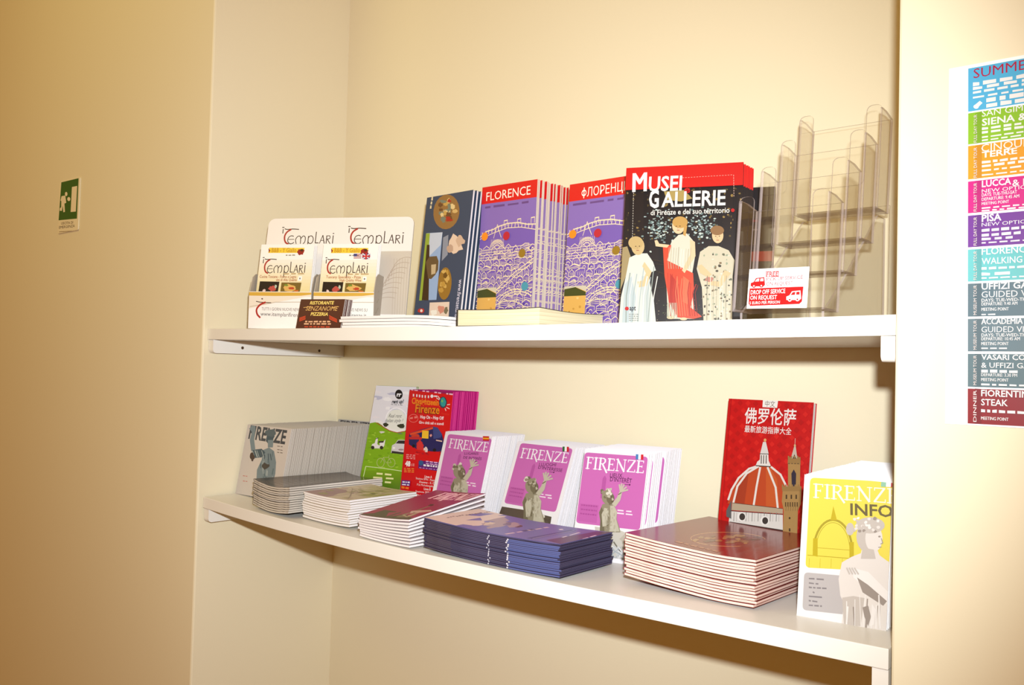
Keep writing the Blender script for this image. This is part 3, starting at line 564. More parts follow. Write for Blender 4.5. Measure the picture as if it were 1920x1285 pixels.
def city_maps():
    w, h, t = 0.1323*K, 0.275*K, 0.0034; ed = rgb((240, 230, 206), 0.85)
    def plain_art():
        # what shows of the copies behind is a sliver along their right edge
        a = Art(w, h, None, g=0.80, seed=5); a.fill((150, 122, 176)); a.poly([(0, 0), (1, 0), (1, .118), (0, .118)], REDB)
        for k in range(60): y = .30+k*.0115+a.rng.uniform(-.005, .005); x = a.rng.uniform(.80, .97); a.line([(x, y+a.rng.uniform(-.03, .03)), (x+a.rng.uniform(.03, .2), y+a.rng.uniform(-.03, .03))], .004, CRM)
        return a
    front = leaflet_parts(w, h, t, SATIN, rgb(VIO, 0.8), PG_TAN, city_map_art(w, h, None, 'FLORENCE', ((.085, .098), (.885, .094), .060), 1), edge=ed)
    rest = leaflet_parts(w, h, t, SATIN, rgb(VIO, 0.8), PG_TAN, plain_art(), edge=ed)
    standing_row(front, rest, 22, 'city_map', ['violet folded city map with red FLORENCE band, front of its row', 'folded city map standing in the row behind the FLORENCE front one'], 'map', 'FLORENCE maps on the upper shelf', (0.5871, 0.2104), 0, 2, 0.0051, 21, 0.0022, 0.3, zu, (0.0001, 0))
    h2 = 0.2562*K
    front = leaflet_parts(w, h2, t, SATIN, rgb((118, 104, 186), 0.8), PG_TAN, city_map_art(w, h2, None, 'ФЛОРЕНЦИЯ', ((.20, .100), (1.02, .094), .060), 2)); rest = leaflet_parts(w, h2, t, SATIN, rgb(VIO, 0.8), PG_TAN)
    standing_row(front, rest, 3, 'city_map', ['violet folded city map with Cyrillic red band, partly hidden by the museum guide', 'folded city map hidden behind the Cyrillic one beside the museum guide'], 'map', 'Cyrillic maps on the upper shelf', (0.7906, 0.2062), -2, 3, 0.0062, 22, 0.001, 0.3, zu)
city_maps()

def thick_book():
    w, d, t = 0.168*K, 0.176*K, 0.0205; root = thing('paperback_book', 'thick cream-edged paperback lying flat in front of the FLORENCE maps', 'book', P(0.7135, 0.0265, zu(0.80)+0.0009), (0, 0, R(0.5)))
    c = MB(); dk = rgb((48, 40, 30), 0.8)
    sag = lambda x, y, z: (x, y, z-0.0022*math.sin(PI*min(1, max(0, y/d)))*(z/t)+0.0012*(x/w-.5)**2*4*(z/t))
    for z0 in (0, t-0.0006):
        for i in range(6): c.box(0, w, d*i/6, d*(i+1)/6, z0, z0+0.0006, SATIN, dk, 6, 1)
    c.box(-0.0006, 0, 0, d, 0, t, SATIN, dk)
    c.build('cover', root, sag); p = MB()
    # page block: its own thickness runs along Z here, so it is a child turned on its back
    nb = 6
    for i in range(nb): p.box(0.0003, w-0.002, 0, t-0.0013, d*i/nb+(0.002 if i == 0 else 0), d*(i+1)/nb-(0.002 if i == nb-1 else 0), PG_CREAM, (1, 1, 1, 1), 6, 1)
    me = p.mesh('pages', lambda x, y, z: (x, y+0.0020*math.sin(PI*min(1, max(0, z/d)))*(1-y/t)-0.0012*(x/w-.5)**2*4*(1-y/t), z))
    link('pages', me, root, (0, 0, t-0.00065), (-PI/2, 0, 0))
thick_book()

OM = (1060, 280)
def museum_guides():
    w, h, t = 0.1689*K, 0.2386*K, 0.0032; BK = (30, 18, 15); RD = (226, 26, 16)
    a = Art(w, h, [(437, 133), (1265, 93), (1215, 1253), (378, 1246)], g=0.54, seed=31); a.step = 6e-6; a.fill(BK); rg = a.rng
    # dark grove: plain foliage dabs
    for k in range(150): x = rg.uniform(430, 1250); y = rg.uniform(262, 640); a.blob(x, y, rg.uniform(4, 11), rg.uniform(4, 10), rg.choice([(96, 78, 36), (132, 110, 56), (70, 58, 28), (52, 40, 22), (160, 130, 66)]), 6)
    for k in range(8): x = 450+k*105; a.poly([(x, 300), (x+26, 300), (x+32, 1240), (x-4, 1240)], (22, 12, 12))
    for k in range(110): x = rg.gauss(660, 50); y = rg.gauss(565, 55); a.blob(x, y, rg.uniform(4, 12), rg.uniform(3, 8), rg.choice([(180, 200, 196), (130, 152, 146), (206, 218, 206), (96, 116, 112)]), 6)
    for k in range(110): x = rg.gauss(965, 50); y = rg.gauss(550, 58); a.blob(x, y, rg.uniform(4, 12), rg.uniform(3, 8), rg.choice([(180, 200, 196), (130, 152, 146), (206, 218, 206), (96, 116, 112)]), 6)
    for k in range(14): a.line([(rg.uniform(420, 1200), rg.uniform(640, 1000)), (rg.uniform(420, 1200), rg.uniform(640, 1000))], 2, (70, 56, 40))
    for k in range(70): a.blob(rg.uniform(640, 960), rg.uniform(1040, 1235), rg.uniform(2, 5), rg.uniform(2, 4), rg.choice([(120, 110, 90), (86, 96, 60), (170, 150, 120)]), 5)
    a.poly([(700, 300), (840, 290), (900, 350), (820, 372), (720, 360)], (186, 160, 90))
    SK = (236, 206, 160)
    # three plain draped figures stand in for the painting
    a.poly([(400, 700), (440, 690), (470, 780), (430, 900), (390, 1000)], (170, 150, 104))
    a.poly([(455, 770), (520, 740), (580, 740), (620, 800), (640, 860), (590, 880), (600, 960), (625, 1080), (640, 1246), (378, 1246), (395, 1050), (430, 900)], (224, 226, 212)); a.poly([(420, 960), (470, 900), (500, 1050), (470, 1246), (400, 1246)], (196, 208, 206)); a.poly([(540, 900), (590, 900), (600, 1246), (545, 1246)], (206, 212, 204))
    a.ell(515, 690, 46, 62, (214, 186, 130)); a.ell(500, 665, 52, 46, (206, 176, 116)); a.poly([(560, 800), (610, 870), (575, 970), (520, 980), (510, 940), (550, 930), (570, 880), (545, 830)], (226, 200, 150))
    a.poly([(750, 660), (800, 610), (860, 600), (910, 660), (915, 760), (890, 900), (900, 1080), (900, 1200), (720, 1200), (715, 1000), (700, 850), (720, 740)], (228, 220, 196)); a.poly([(690, 690), (750, 680), (720, 790), (900, 880), (905, 1000), (880, 1120), (960, 1185), (900, 1200), (790, 1190), (730, 1080), (700, 900)], (222, 74, 40)); a.poly([(740, 880), (800, 960), (780, 1150), (730, 1080)], (190, 46, 26)); a.poly([(830, 900), (870, 930), (860, 1100), (825, 1080)], (238, 110, 70))
    a.ell(800, 545, 44, 58, SK); a.ell(812, 520, 54, 42, (206, 160, 84)); a.poly([(840, 540), (862, 545), (850, 620), (832, 610)], (206, 160, 84)); a.poly([(880, 640), (915, 660), (918, 760), (840, 880), (822, 860), (880, 750)], SK); a.poly([(720, 700), (640, 690), (632, 650), (650, 645), (665, 672), (735, 680)], SK); a.ell(742, 1190, 28, 12, SK, 10); a.ell(830, 1200, 26, 10, SK, 10)
    a.poly([(950, 730), (1010, 690), (1080, 690), (1150, 720), (1190, 790), (1175, 900), (1165, 1246), (970, 1246), (960, 980), (925, 850)], (216, 206, 176))
    for k in range(120): a.blob(rg.uniform(960, 1165), rg.uniform(730, 1240), rg.uniform(4, 11), rg.uniform(4, 10), rg.choice([(74, 66, 48), (130, 104, 70), (160, 170, 140), (236, 228, 204), (110, 110, 84)]), 6)
    a.ell(1075, 615, 40, 56, (232, 200, 150)); a.ell(1072, 580, 48, 34, (150, 110, 66)); a.poly([(1120, 860), (1165, 880), (1090, 980), (1000, 960), (1010, 935), (1080, 940)], (228, 196, 146)); a.poly([(930, 830), (960, 820), (1030, 890), (1010, 915), (950, 880)], (228, 196, 146)); a.blob(1010, 925, 30, 18, (196, 130, 110))
    for k in range(9): x = 420+k*24; a.line([(x+40, 870+rg.uniform(-40, 40)), (x+14, 1040), (x+rg.uniform(-12, 16), 1236)], rg.uniform(4, 9), rg.choice([(176, 190, 186), (242, 240, 226), (160, 170, 160), (206, 206, 188)]))
    for k in range(10): x = 735+k*17; a.line([(x, 690+rg.uniform(0, 30)), (x-8, 800), (x-4, 850)], rg.uniform(2, 5), rg.choice([(196, 184, 150), (244, 238, 220), (176, 166, 140)]))
    for k in range(12): x = 720+k*17; a.line([(x+rg.uniform(0, 30), 880+k*8), (x+6, 1020), (x+20, 1180)], rg.uniform(3, 8), rg.choice([(176, 36, 20), (240, 116, 76), (206, 60, 34), (150, 30, 18)]))
    for k in range(8): x = 720+k*9; a.line([(x, 1090), (x-4+k, 1195)], 4, rg.choice([(206, 206, 180), (160, 166, 140)]))
    for k in range(7): x = 1000+k*22; a.line([(x, 900), (x-6, 1060), (x-8, 1236)], rg.uniform(3, 7), rg.choice([(176, 166, 136), (236, 228, 206), (140, 134, 108)]))
    for x, y in ((515, 690), (800, 548), (1075, 620)): a.ell(x-14, y+2, 5, 3, (90, 60, 40), 8); a.ell(x+12, y+1, 5, 3, (90, 60, 40), 8); a.line([(x-2, y+4), (x-4, y+18)], 3, (190, 150, 110)); a.line([(x-9, y+30), (x+8, y+30)], 4, (176, 80, 64))
    a.poly([(420, 100), (1290, 60), (1257, 258), (420, 292)], RD)
    a.text('M', (482, 306), (576, 300), 138, (252, 248, 240), 0.022); a.text('USEI', (592, 300), (826, 293), 104, (252, 248, 240), 0.02); a.text('e', (842, 312), (886, 310), 48, (206, 20, 20), 0.03)
    a.text('G', (594, 418), (664, 414), 124, (252, 248, 240), 0.03); a.text('ALLERIE', (682, 413), (1132, 399), 106, (252, 248, 240), 0.02); a.text('di Firenze e del suo territorio', (606, 472), (1160, 455), 38, (248, 244, 232), 0.012); a.ell(1183, 438, 13, 13, (200, 24, 20))
    for k in range(18): a.line([(832+k*20, 205-k*1.1), (842+k*20, 204.5-k*1.1)], 3, (240, 180, 160)); a.line([(487-k*.5, 310+k*18), (487-k*.5, 319+k*18)], 3, (230, 220, 200))
    for k in range(9): a.line([(1193, 186+k*18), (1193, 196+k*18)], 3, (240, 200, 180))
    a.ell(438, 1130, 14, 13, (206, 30, 30)); a.text('apt', (456, 1142), (500, 1142), 34, (60, 60, 70), 0.02)
    for k in range(4): a.dashes((452, 1172+k*14), (520, 1172+k*14), 6, (150, 156, 150), 4)
    front = booklet_parts(w, h, t, SATIN, rgb((30, 18, 15), 0.74), PG_WHITE, a)
    b_ = Art(w, h, None, g=0.74); b_.fill(BK); b_.poly([(0, 0), (1, 0), (1, .14), (0, .14)], RD)
    rest = booklet_parts(w, h, t, SATIN, rgb(BK, 0.74), PG_WHITE, b_)
    standing_row(front, rest, 5, 'museum_guide', ['black MUSEI guide with red band and painted figures, front of its row', 'red-topped museum guide standing behind the MUSEI front one'], 'booklet', 'museum guides on the upper shelf', (0.9882, 0.0785), 21, 8, 0.0058, 33, 0.0012, 0.3, zu, (0.0018, 0))
    # black booklets further back, their ends seen through the acrylic rack
    w2, h2 = 0.160*K, 0.216*K; c = Art(w2, h2, None, g=0.7, seed=4); c.fill((26, 20, 22)); c.poly([(0, .46), (1, .46), (1, .53), (0, .53)], (170, 24, 26)); c.dashes((.45, .25), (.85, .25), .02, (150, 40, 40), 2); c.dashes((.5, .31), (.85, .31), .012, (150, 140, 140), 3)
    pb = booklet_parts(w2, h2, 0.0036, SATIN, rgb((26, 20, 22), 0.7), PG_WHITE, c)
    standing_row(pb, pb, 4, 'black_booklet', ['black booklet with red stripe, seen through the acrylic rack\'s side', 'black booklet standing behind the red-striped black one beside the acrylic rack'], 'booklet', 'black booklets behind the museum guides', (1.0120, 0.1560), 19, 9, 0.0056, 35, 0.001, 0.3, zu, (-0.0012, 0))
museum_guides()

def acrylic_rack():
    x0, wd = 1.1790*K, 0.1165*K; y0 = 0.0450*K; base = zu(1.24)*K+Z0+0.0008; T = 0.0024
    root = thing('brochure_rack', 'clear acrylic four-tier brochure rack at the right end of the upper shelf', 'rack', (x0, y0, base))
    st_y, st_z, hw, pd = 0.0665*K, 0.0508*K, 0.149*K, 0.050*K
    for i in range(4):
        oy, oz = st_y*i, st_z*i+(0.011*K if i == 0 else 0.012*K); lean = math.tan(R(6)); ww = wd*0.175; lo = hw*0.24; rr = 0.006
        U = [(0, 0), (wd, 0)]+arc(wd-rr, hw-rr, rr, rr, 0, 90, 4)+arc(wd-ww+rr, hw-rr, rr, rr, 90, 180, 4)+arc(wd-ww-rr, lo+rr, rr, rr, 360, 270, 4)+arc(ww+rr, lo+rr, rr, rr, 270, 180, 4)+arc(ww-rr, hw-rr, rr, rr, 0, 90, 4)+arc(rr, hw-rr, rr, rr, 90, 180, 4)
        f = MB(); f.prism(U, 0, T, CLEAR, EDGE); sl = lambda x, y, z, oy=oy, oz=oz: (x, y+oy+z*lean, z+oz); f.build('pocket_front', root, sl)
        b_ = MB(); b_.box(T, wd-T, pd, pd+T, 0, hw*0.93, CLEAR, side=EDGE); b_.build('pocket_back', root, sl)
        fl_ = MB(); fl_.box(T, wd-T, T, pd, 0, T, CLEAR, side=EDGE); fl_.build('pocket_floor', root, lambda x, y, z, oy=oy, oz=oz: (x, y+oy, z+oz))
        for xs in (0, wd-T):
            s_ = MB(); prof = [(T, 0), (pd+T, 0), (pd+T, hw*0.93), (pd*0.5, hw*0.965), (T, hw-rr*0.6)]
            s_.prism(prof, 0, T, CLEAR, EDGE)
            s_.build('pocket_side', root, lambda x, y, z, oy=oy, oz=oz, xs=xs: (xs+y, x+oy+z*lean, z+oz))
    yb = st_y*3+pd+T*1.2; bk = MB(); bk.box(0, wd, 0, T, 0, st_z*3+0.02, CLEAR, side=EDGE); bk.build('rear_panel', root, lambda x, y, z: (x, y+yb+z*0.02, z))
    # strut plates carry the tiers at both sides
    for xs in (0.0035, wd-0.0035-T):
        sp = MB(); pr_ = [(pd*0.3, 0), (yb-0.0005, 0), (yb-0.0005, st_z*3+0.004), (st_y*3+pd*0.4, st_z*3+0.004), (st_y+pd*0.3, st_z+0.002), (pd*0.3, 0.008)]
        sp.prism(pr_, 0, T, CLEAR, EDGE); sp.build('side_strut', root, lambda x, y, z, xs=xs: (xs+y, x, z))
    # printed card in front of the lowest pocket
    w, h = 0.0765*K, 0.0505*K; a = Art(w, h, [(105, 833), (382, 808), (372, 1000), (95, 1016)], g=0.62); RD = (206, 20, 26); WH = (250, 248, 246)
    a.text('FREE', (184, 862), (238, 858), 20, RD, 0.02); a.line([(182, 864), (240, 860), (240, 836), (182, 840)], 2.5, RD, True); a.text('PICK UP SERVICE', (184, 884), (352, 866), 17, (176, 60, 66), 0.006); a.text('ON REQUEST', (184, 906), (306, 896), 17, (176, 60, 66), 0.006)
    def van(x, y, s, c, k): a.poly([(x, y), (x, y-16*s), (x+14*s, y-22*s), (x+26*s, y-42*s), (x+66*s, y-48*s), (x+70*s, y-10*s), (x+62*s, y-2*s)], c); a.poly([(x+20*s, y-24*s), (x+30*s, y-38*s), (x+42*s, y-40*s), (x+40*s, y-26*s)], k); a.poly([(x+46*s, y-27*s), (x+47*s, y-40*s), (x+62*s, y-42*s), (x+62*s, y-28*s)], k); a.ell(x+16*s, y-2*s, 9*s, 9*s, c); a.ell(x+52*s, y-5*s, 9*s, 9*s, c); a.ell(x+16*s, y-2*s, 4*s, 4*s, k); a.ell(x+52*s, y-5*s, 4*s, 4*s, k)
    van(112, 912, 0.95, RD, WH); a.poly([(108, 922), (356, 902), (350, 972), (338, 984), (112, 1003), (104, 994)], RD)
    a.text('DROP OFF SERVICE', (113, 950), (272, 936), 20, WH, 0.014); a.text('ON REQUEST', (111, 974), (234, 966), 19, WH, 0.014); a.text('5 EURO PER PERSON', (109, 996), (248, 985), 13, WH, 0.012); van(278, 968, 0.98, WH, RD)
    c = MB(); c.box(0, w, 0, 0.0006, 0, h, SATIN, rgb((250, 249, 248), 0.8)); a.into(c, SATIN); p = P(1.2000, 0.0425, zu(1.24)+0.0150); o = c.build('notice_card', None, None, loc=(p.x, p.y-0.0002, p.z), rot=(-R(6), R(0.6), 0)); tag(o, 'small white and red van-service card in front of the acrylic rack', 'card')
acrylic_rack()

# ================================================================== lower shelf
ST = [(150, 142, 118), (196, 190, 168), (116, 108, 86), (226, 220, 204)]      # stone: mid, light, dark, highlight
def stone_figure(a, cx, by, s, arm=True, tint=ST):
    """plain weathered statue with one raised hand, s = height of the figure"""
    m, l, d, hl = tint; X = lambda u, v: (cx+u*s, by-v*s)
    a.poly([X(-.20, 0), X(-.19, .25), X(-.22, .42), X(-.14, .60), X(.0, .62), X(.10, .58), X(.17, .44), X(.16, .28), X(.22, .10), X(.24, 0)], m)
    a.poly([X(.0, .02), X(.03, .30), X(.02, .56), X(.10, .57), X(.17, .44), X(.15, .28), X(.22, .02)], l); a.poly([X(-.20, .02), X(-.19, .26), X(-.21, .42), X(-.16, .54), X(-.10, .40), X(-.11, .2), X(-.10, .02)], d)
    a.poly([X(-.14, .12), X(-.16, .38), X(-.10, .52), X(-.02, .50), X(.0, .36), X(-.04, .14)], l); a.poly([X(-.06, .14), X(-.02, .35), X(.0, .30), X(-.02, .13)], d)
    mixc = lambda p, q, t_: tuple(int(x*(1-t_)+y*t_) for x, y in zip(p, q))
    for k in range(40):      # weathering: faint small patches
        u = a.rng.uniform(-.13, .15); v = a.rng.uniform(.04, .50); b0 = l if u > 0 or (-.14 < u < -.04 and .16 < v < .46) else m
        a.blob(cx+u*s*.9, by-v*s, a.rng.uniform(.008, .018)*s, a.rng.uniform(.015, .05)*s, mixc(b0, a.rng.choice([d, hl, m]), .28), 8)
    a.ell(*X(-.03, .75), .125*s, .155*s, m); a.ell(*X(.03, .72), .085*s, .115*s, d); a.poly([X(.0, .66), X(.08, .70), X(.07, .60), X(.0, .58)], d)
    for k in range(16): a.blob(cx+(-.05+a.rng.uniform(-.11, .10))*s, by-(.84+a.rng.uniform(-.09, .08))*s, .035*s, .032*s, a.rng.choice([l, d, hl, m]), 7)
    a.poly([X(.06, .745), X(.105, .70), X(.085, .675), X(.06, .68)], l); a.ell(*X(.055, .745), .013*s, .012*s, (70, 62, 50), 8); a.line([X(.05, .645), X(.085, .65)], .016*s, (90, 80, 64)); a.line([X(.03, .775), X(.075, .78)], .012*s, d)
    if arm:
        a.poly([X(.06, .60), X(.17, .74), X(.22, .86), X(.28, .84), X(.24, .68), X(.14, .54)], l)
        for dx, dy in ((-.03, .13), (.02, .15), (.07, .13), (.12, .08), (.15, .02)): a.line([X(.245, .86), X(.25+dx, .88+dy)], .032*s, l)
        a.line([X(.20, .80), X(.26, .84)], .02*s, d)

def flag(a, x, y, w_, h_, cols, vert=True):
    n = len(cols)
    for i, c in enumerate(cols):
        if vert: a.poly([(x+w_*i/n, y+3*i/n), (x+w_*(i+1)/n, y+3*(i+1)/n), (x+w_*(i+1)/n-2, y+h_+3*(i+1)/n), (x+w_*i/n-2, y+h_+3*i/n)], c)
        else: a.poly([(x, y+h_*i/n), (x+w_, y+2+h_*i/n), (x+w_-1, y+2+h_*(i+1)/n), (x-1, y+h_*(i+1)/n)], c)

def rrect(a, tl, tr, br, bl, r_, c):
    """rounded four-sided field in sketch coordinates"""
    P4 = [Vector(p) for p in (tl, tr, br, bl)]; out = []
    for i in range(4):
        p, q, n_ = P4[i], P4[i-1], P4[(i+1) % 4]; e0 = (q-p).normalized(); e1 = (n_-p).normalized()
        for k in range(6):
            t_ = k/5; b0 = p+e0*r_; b1 = p+e1*r_; out.append(tuple(b0*(1-t_)**2+p*2*t_*(1-t_)+b1*t_**2))
    a.poly(out, c)

def grey_magazines():
    w, h, t = 0.149*K, 0.1513*K, 0.0035; BG = (205, 196, 188)
    o = (420, 700); sc = 320/1371
    a = Art(w, h, [(464.3, 801.3), (546, 809.7), (522.5, 945.7), (440.8, 930.7)], (0, 0), 1, g=0.80, seed=3); a.fill(BG)
    T = lambda x, y: (o[0]+x*sc, o[1]+y*sc)
    a.text('FIRENZE', T(192, 545), T(486, 592), 25, (66, 70, 76), 0.03)
    S = (118, 134, 140); D_ = (66, 84, 94); L_ = (160, 170, 170)
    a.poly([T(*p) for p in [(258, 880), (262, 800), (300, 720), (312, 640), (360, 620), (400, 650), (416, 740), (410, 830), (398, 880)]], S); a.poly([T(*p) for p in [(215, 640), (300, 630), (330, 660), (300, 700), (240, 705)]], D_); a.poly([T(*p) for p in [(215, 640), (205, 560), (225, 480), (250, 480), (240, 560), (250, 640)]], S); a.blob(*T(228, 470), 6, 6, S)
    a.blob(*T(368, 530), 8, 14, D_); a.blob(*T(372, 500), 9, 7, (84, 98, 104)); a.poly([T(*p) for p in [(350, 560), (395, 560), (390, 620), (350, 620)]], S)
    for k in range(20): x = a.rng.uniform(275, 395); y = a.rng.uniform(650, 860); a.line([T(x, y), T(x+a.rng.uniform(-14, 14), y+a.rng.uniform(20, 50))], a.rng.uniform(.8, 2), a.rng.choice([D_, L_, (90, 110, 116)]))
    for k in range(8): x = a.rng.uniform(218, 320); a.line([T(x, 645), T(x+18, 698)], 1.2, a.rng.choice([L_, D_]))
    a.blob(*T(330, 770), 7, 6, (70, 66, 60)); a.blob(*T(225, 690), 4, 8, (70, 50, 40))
    for y in (612, 640, 662): a.dashes(T(425, y), T(468, y+6), 1.6, (120, 110, 100), 2)
    for y in (850, 892): a.dashes(T(150, y), T(185, y+4), 1.5, (200, 120, 110), 2)
    front = booklet_parts(w, h, t, SATIN, rgb(BG, 0.8), PG_GREY, a); rest = booklet_parts(w, h, t, SATIN, rgb((190, 180, 166), 0.8), PG_GREY)
    standing_row(front, rest, 45, 'city_magazine', ['grey FIRENZE magazine with a statue photo, front of the long standing row', 'grey city magazine standing in the long row behind the statue cover'], 'magazine', 'grey magazines in the long row', (0.0075, 0.0860), 3, 10, 0.0040, 41, 0.0010, 0.25, zl)
    # one more leans askew at the rear of the row
    b_ = Art(0.130*K, 0.158*K, None, g=0.8); b_.fill((180, 176, 172)); b_.text('FIRENZE', (.06, .10), (.94, .10), .085, (66, 66, 70), 0.03)
    place(booklet_parts(0.130*K, 0.158*K, 0.004, SATIN, rgb((180, 176, 172), 0.8), PG_GREY, b_), 'city_magazine', 'grey magazine with dark title peeking above the rear of the long standing row', 'magazine', P(0.0210, 0.3300, zl(0.05)), (-R(8), 0, R(0)), 'grey magazines in the long row')
grey_magazines()

def flat_piles():
    # grey-brown magazines under the standing row
    w, d, t = 0.130*K, 0.226*K, 0.0034
    bend = lambda x, y, z: (x, y-0.0042*(2*x/w-1)**2-0.002*(1-z/d)*(x/w < .5)*(1-2*x/w), z)
    a = Art(w, d, None, g=1.0, seed=2, cells=(8, 4)); a.fill((88, 78, 68)); a.poly([(0, 0), (.12, 0), (.22, .5), (.2, 1), (0, 1)], (60, 58, 58))
    for k in range(16): y = k/16; a.line([(.25, y), (1, y+.01)], .010, a.rng.choice([(96, 86, 74), (80, 72, 62), (104, 94, 80)]))
    top = booklet_parts(w, d, t*0.9, GLOSS, rgb((88, 78, 68), 0.75), PG_GREY, a, bend, 8, 4); rest = booklet_parts(w, d, t*0.9, SATIN, rgb((120, 110, 98), 0.8), PG_GREY, None, bend, 8, 1)
    flat_stack(top, rest, 12, 'city_magazine', ['dark grey glossy magazine on top of the leftmost flat pile', 'grey magazine inside the leftmost flat pile of the lower shelf', 'grey magazine at the bottom of the leftmost flat pile'], 'magazine', 'grey magazines in the leftmost flat pile', (0.1600, 0.0290), w, d, -3, t, 51, 0.0012, 0.4)
    # map leaflets
    w, d, t = 0.141*K, 0.165*K, 0.0036
    bend = lambda x, y, z: (x, y-0.0016*(2*x/w-1)**2, z)
    a = Art(w, d, None, g=1.0, seed=3, cells=(6, 3)); a.fill((206, 194, 168)); rg = a.rng
    a.poly([(0, .55), (.3, .50), (.55, .62), (.62, 1), (0, 1)], (166, 138, 138)); a.poly([(.35, .40), (1, .30), (1, .62), (.6, .66)], (172, 166, 112)); a.poly([(.1, .05), (.7, .02), (.9, .22), (.3, .30)], (196, 186, 150))
    for k in range(26): a.blob(rg.uniform(.05, .95), rg.uniform(.05, .95), rg.uniform(.02, .09), rg.uniform(.01, .05), rg.choice([(180, 170, 126), (216, 206, 182), (188, 166, 156), (156, 152, 104), (196, 176, 150)]))
    for k in range(12): a.line([(rg.uniform(0, 1), rg.uniform(0, 1)), (rg.uniform(0, 1), rg.uniform(0, 1))], .006, (150, 134, 116))
    a.blob(.70, .46, .05, .02, (70, 64, 46))
    top = booklet_parts(w, d, t*0.9, SATIN, rgb((206, 194, 168), 0.8), PG_WHITE, a, bend, 6, 3); rest = booklet_parts(w, d, t*0.86, SATIN, rgb((226, 214, 196), 0.8), PG_WHITE, None, bend, 6, 1)
    flat_stack(top, rest, 11, 'map_leaflet', ['beige map leaflet with faded green and mauve print, top of its flat pile', 'cream-edged map leaflet inside the flat pile beside the grey magazines', 'cream-edged map leaflet at the bottom of its flat pile'], 'leaflet', 'map leaflets in a flat pile', (0.3010, 0.0470), w, d, -1.5, t, 52, 0.0014, 1.0)
    # crimson FIRENZE booklets, propped up towards the rear
    w, d, t = 0.130*K, 0.186*K, 0.0034
    bend = lambda x, y, z: (x, y-0.0012*(2*x/w-1)**2, z)
    oc, sc = (640, 900), 540/1920
    a = Art(w, d, [(570, 110), (868, 112), (432, 298), (97, 275)], g=1.15, seed=4, cells=(6, 6)); a.fill((146, 50, 80)); rg = a.rng
    a.poly([(97, 275), (240, 232), (370, 240), (470, 292), (432, 300)], (84, 70, 54)); a.poly([(330, 262), (420, 240), (520, 200), (575, 180), (590, 190), (520, 228), (430, 275), (360, 290)], (126, 106, 84)); a.poly([(380, 262), (470, 232), (540, 204), (500, 240), (420, 280)], (170, 150, 122)); a.blob(560, 188, 22, 9, (70, 52, 44)); a.poly([(440, 230), (580, 220), (575, 232), (430, 250)], (190, 160, 150))
    firenze(a, (528, 152), (800, 156), 36, (240, 190, 200))
    top = booklet_parts(w, d, t*0.88, SATIN, rgb((146, 50, 80), 0.75), PG_WHITE, a, bend, 6, 6); rest = booklet_parts(w, d, t*0.86, SATIN, rgb((236, 226, 226), 0.8), PG_WHITE, None, bend, 6, 1)
    flat_stack(top, rest, 9, 'city_guide', ['crimson FIRENZE booklet on top of the tilted white-edged pile', 'white-edged booklet inside the tilted pile under the crimson one', 'white-edged booklet at the bottom of the tilted pile'], 'booklet', 'crimson booklets in the tilted pile', (0.5020, 0.0170), w, d, -2, t, 53, 0.0016, 1.2, tilt=(8.0, 4.0))
    # violet-blue leaflets
    w, d, t = 0.283*K, 0.131*K, 0.00212
    bend = lambda x, y, z: (x, y-0.0034*(2*x/w-1)**2, z)
    a = Art(w, d, [(930, 195), (1812, 345), (1488, 452), (628, 268)], g=1.15, seed=5, cells=(12, 4)); a.fill((112, 104, 164)); rg = a.rng
    a.poly([(628, 268), (930, 195), (1110, 222), (960, 300), (820, 308)], (214, 190, 180)); a.poly([(940, 275), (1080, 235), (1130, 262), (1210, 280), (1190, 300), (1080, 312), (1000, 320)], (166, 140, 146)); a.blob(1180, 292, 26, 12, (90, 60, 60)); a.blob(1010, 285, 40, 14, (206, 180, 160)); a.blob(1110, 280, 30, 10, (120, 100, 126))
    for k in range(5): a.dashes((760+k*52, 262-k*11), (800+k*52, 250-k*11), 5, (120, 96, 90), 3)
    a.dashes((1120, 360), (1380, 300), 9, (206, 176, 186), 5); a.dashes((1230, 335), (1290, 318), 12, (74, 66, 110), 2)
    a.poly([(1250, 390), (1520, 318), (1560, 326), (1300, 400)], (80, 72, 130)); a.poly([(1380, 410), (1700, 335), (1812, 345), (1488, 452)], (92, 56, 92)); a.line([(1290, 395), (1545, 325)], 3, (166, 156, 190)); a.line([(1390, 405), (1560, 340), (1680, 335)], 3, (150, 120, 160))
    a.dashes((1490, 388), (1595, 344), 7, (214, 200, 214), 2); a.dashes((1640, 408), (1715, 374), 8, (232, 210, 216), 2); a.dashes((1450, 320), (1475, 318), 8, (232, 220, 230), 1)
    top = leaflet_parts(w, d, t*0.95, SATIN, rgb((104, 96, 156), 0.75), PG_BLUE, a, bend, 12, 4)
    c = MB(); c.box(0, w, 0, 0.0005, 0, d, SATIN, rgb((62, 52, 76), 0.8), 12, 1); pm = MB(); pm.box(0, w-0.0003, 0.0005, t*0.95, 0.0003, d-0.0003, PG_BLUE, (1, 1, 1, 1), 12, 1)
    # the folded edge shows lighter paper ticks where the staples and folds sit, and a lighter blue end
    for u0, u1, col in ((0.505, 0.512, (226, 224, 236)), (0.640, 0.650, (230, 228, 238)), (0.652, 0.995, (94, 104, 158)), (0.02, 0.22, (128, 118, 140))):
        n_ = max(1, int((u1-u0)*12))
        for i in range(n_): pm.face([(w*(u0+(u1-u0)*(i+k)/n_), y, -2e-5) for k, y in ((0, t*.95), (1, t*.95), (1, 0.0008 if u0 < .1 else 0.0004), (0, 0.0008 if u0 < .1 else 0.0004))], SATIN, rgb(col, 0.75 if u0 > .1 else 0.3))
    rest = [('cover', c.mesh('cover', bend)), ('inner_folds', pm.mesh('inner_folds', bend))]
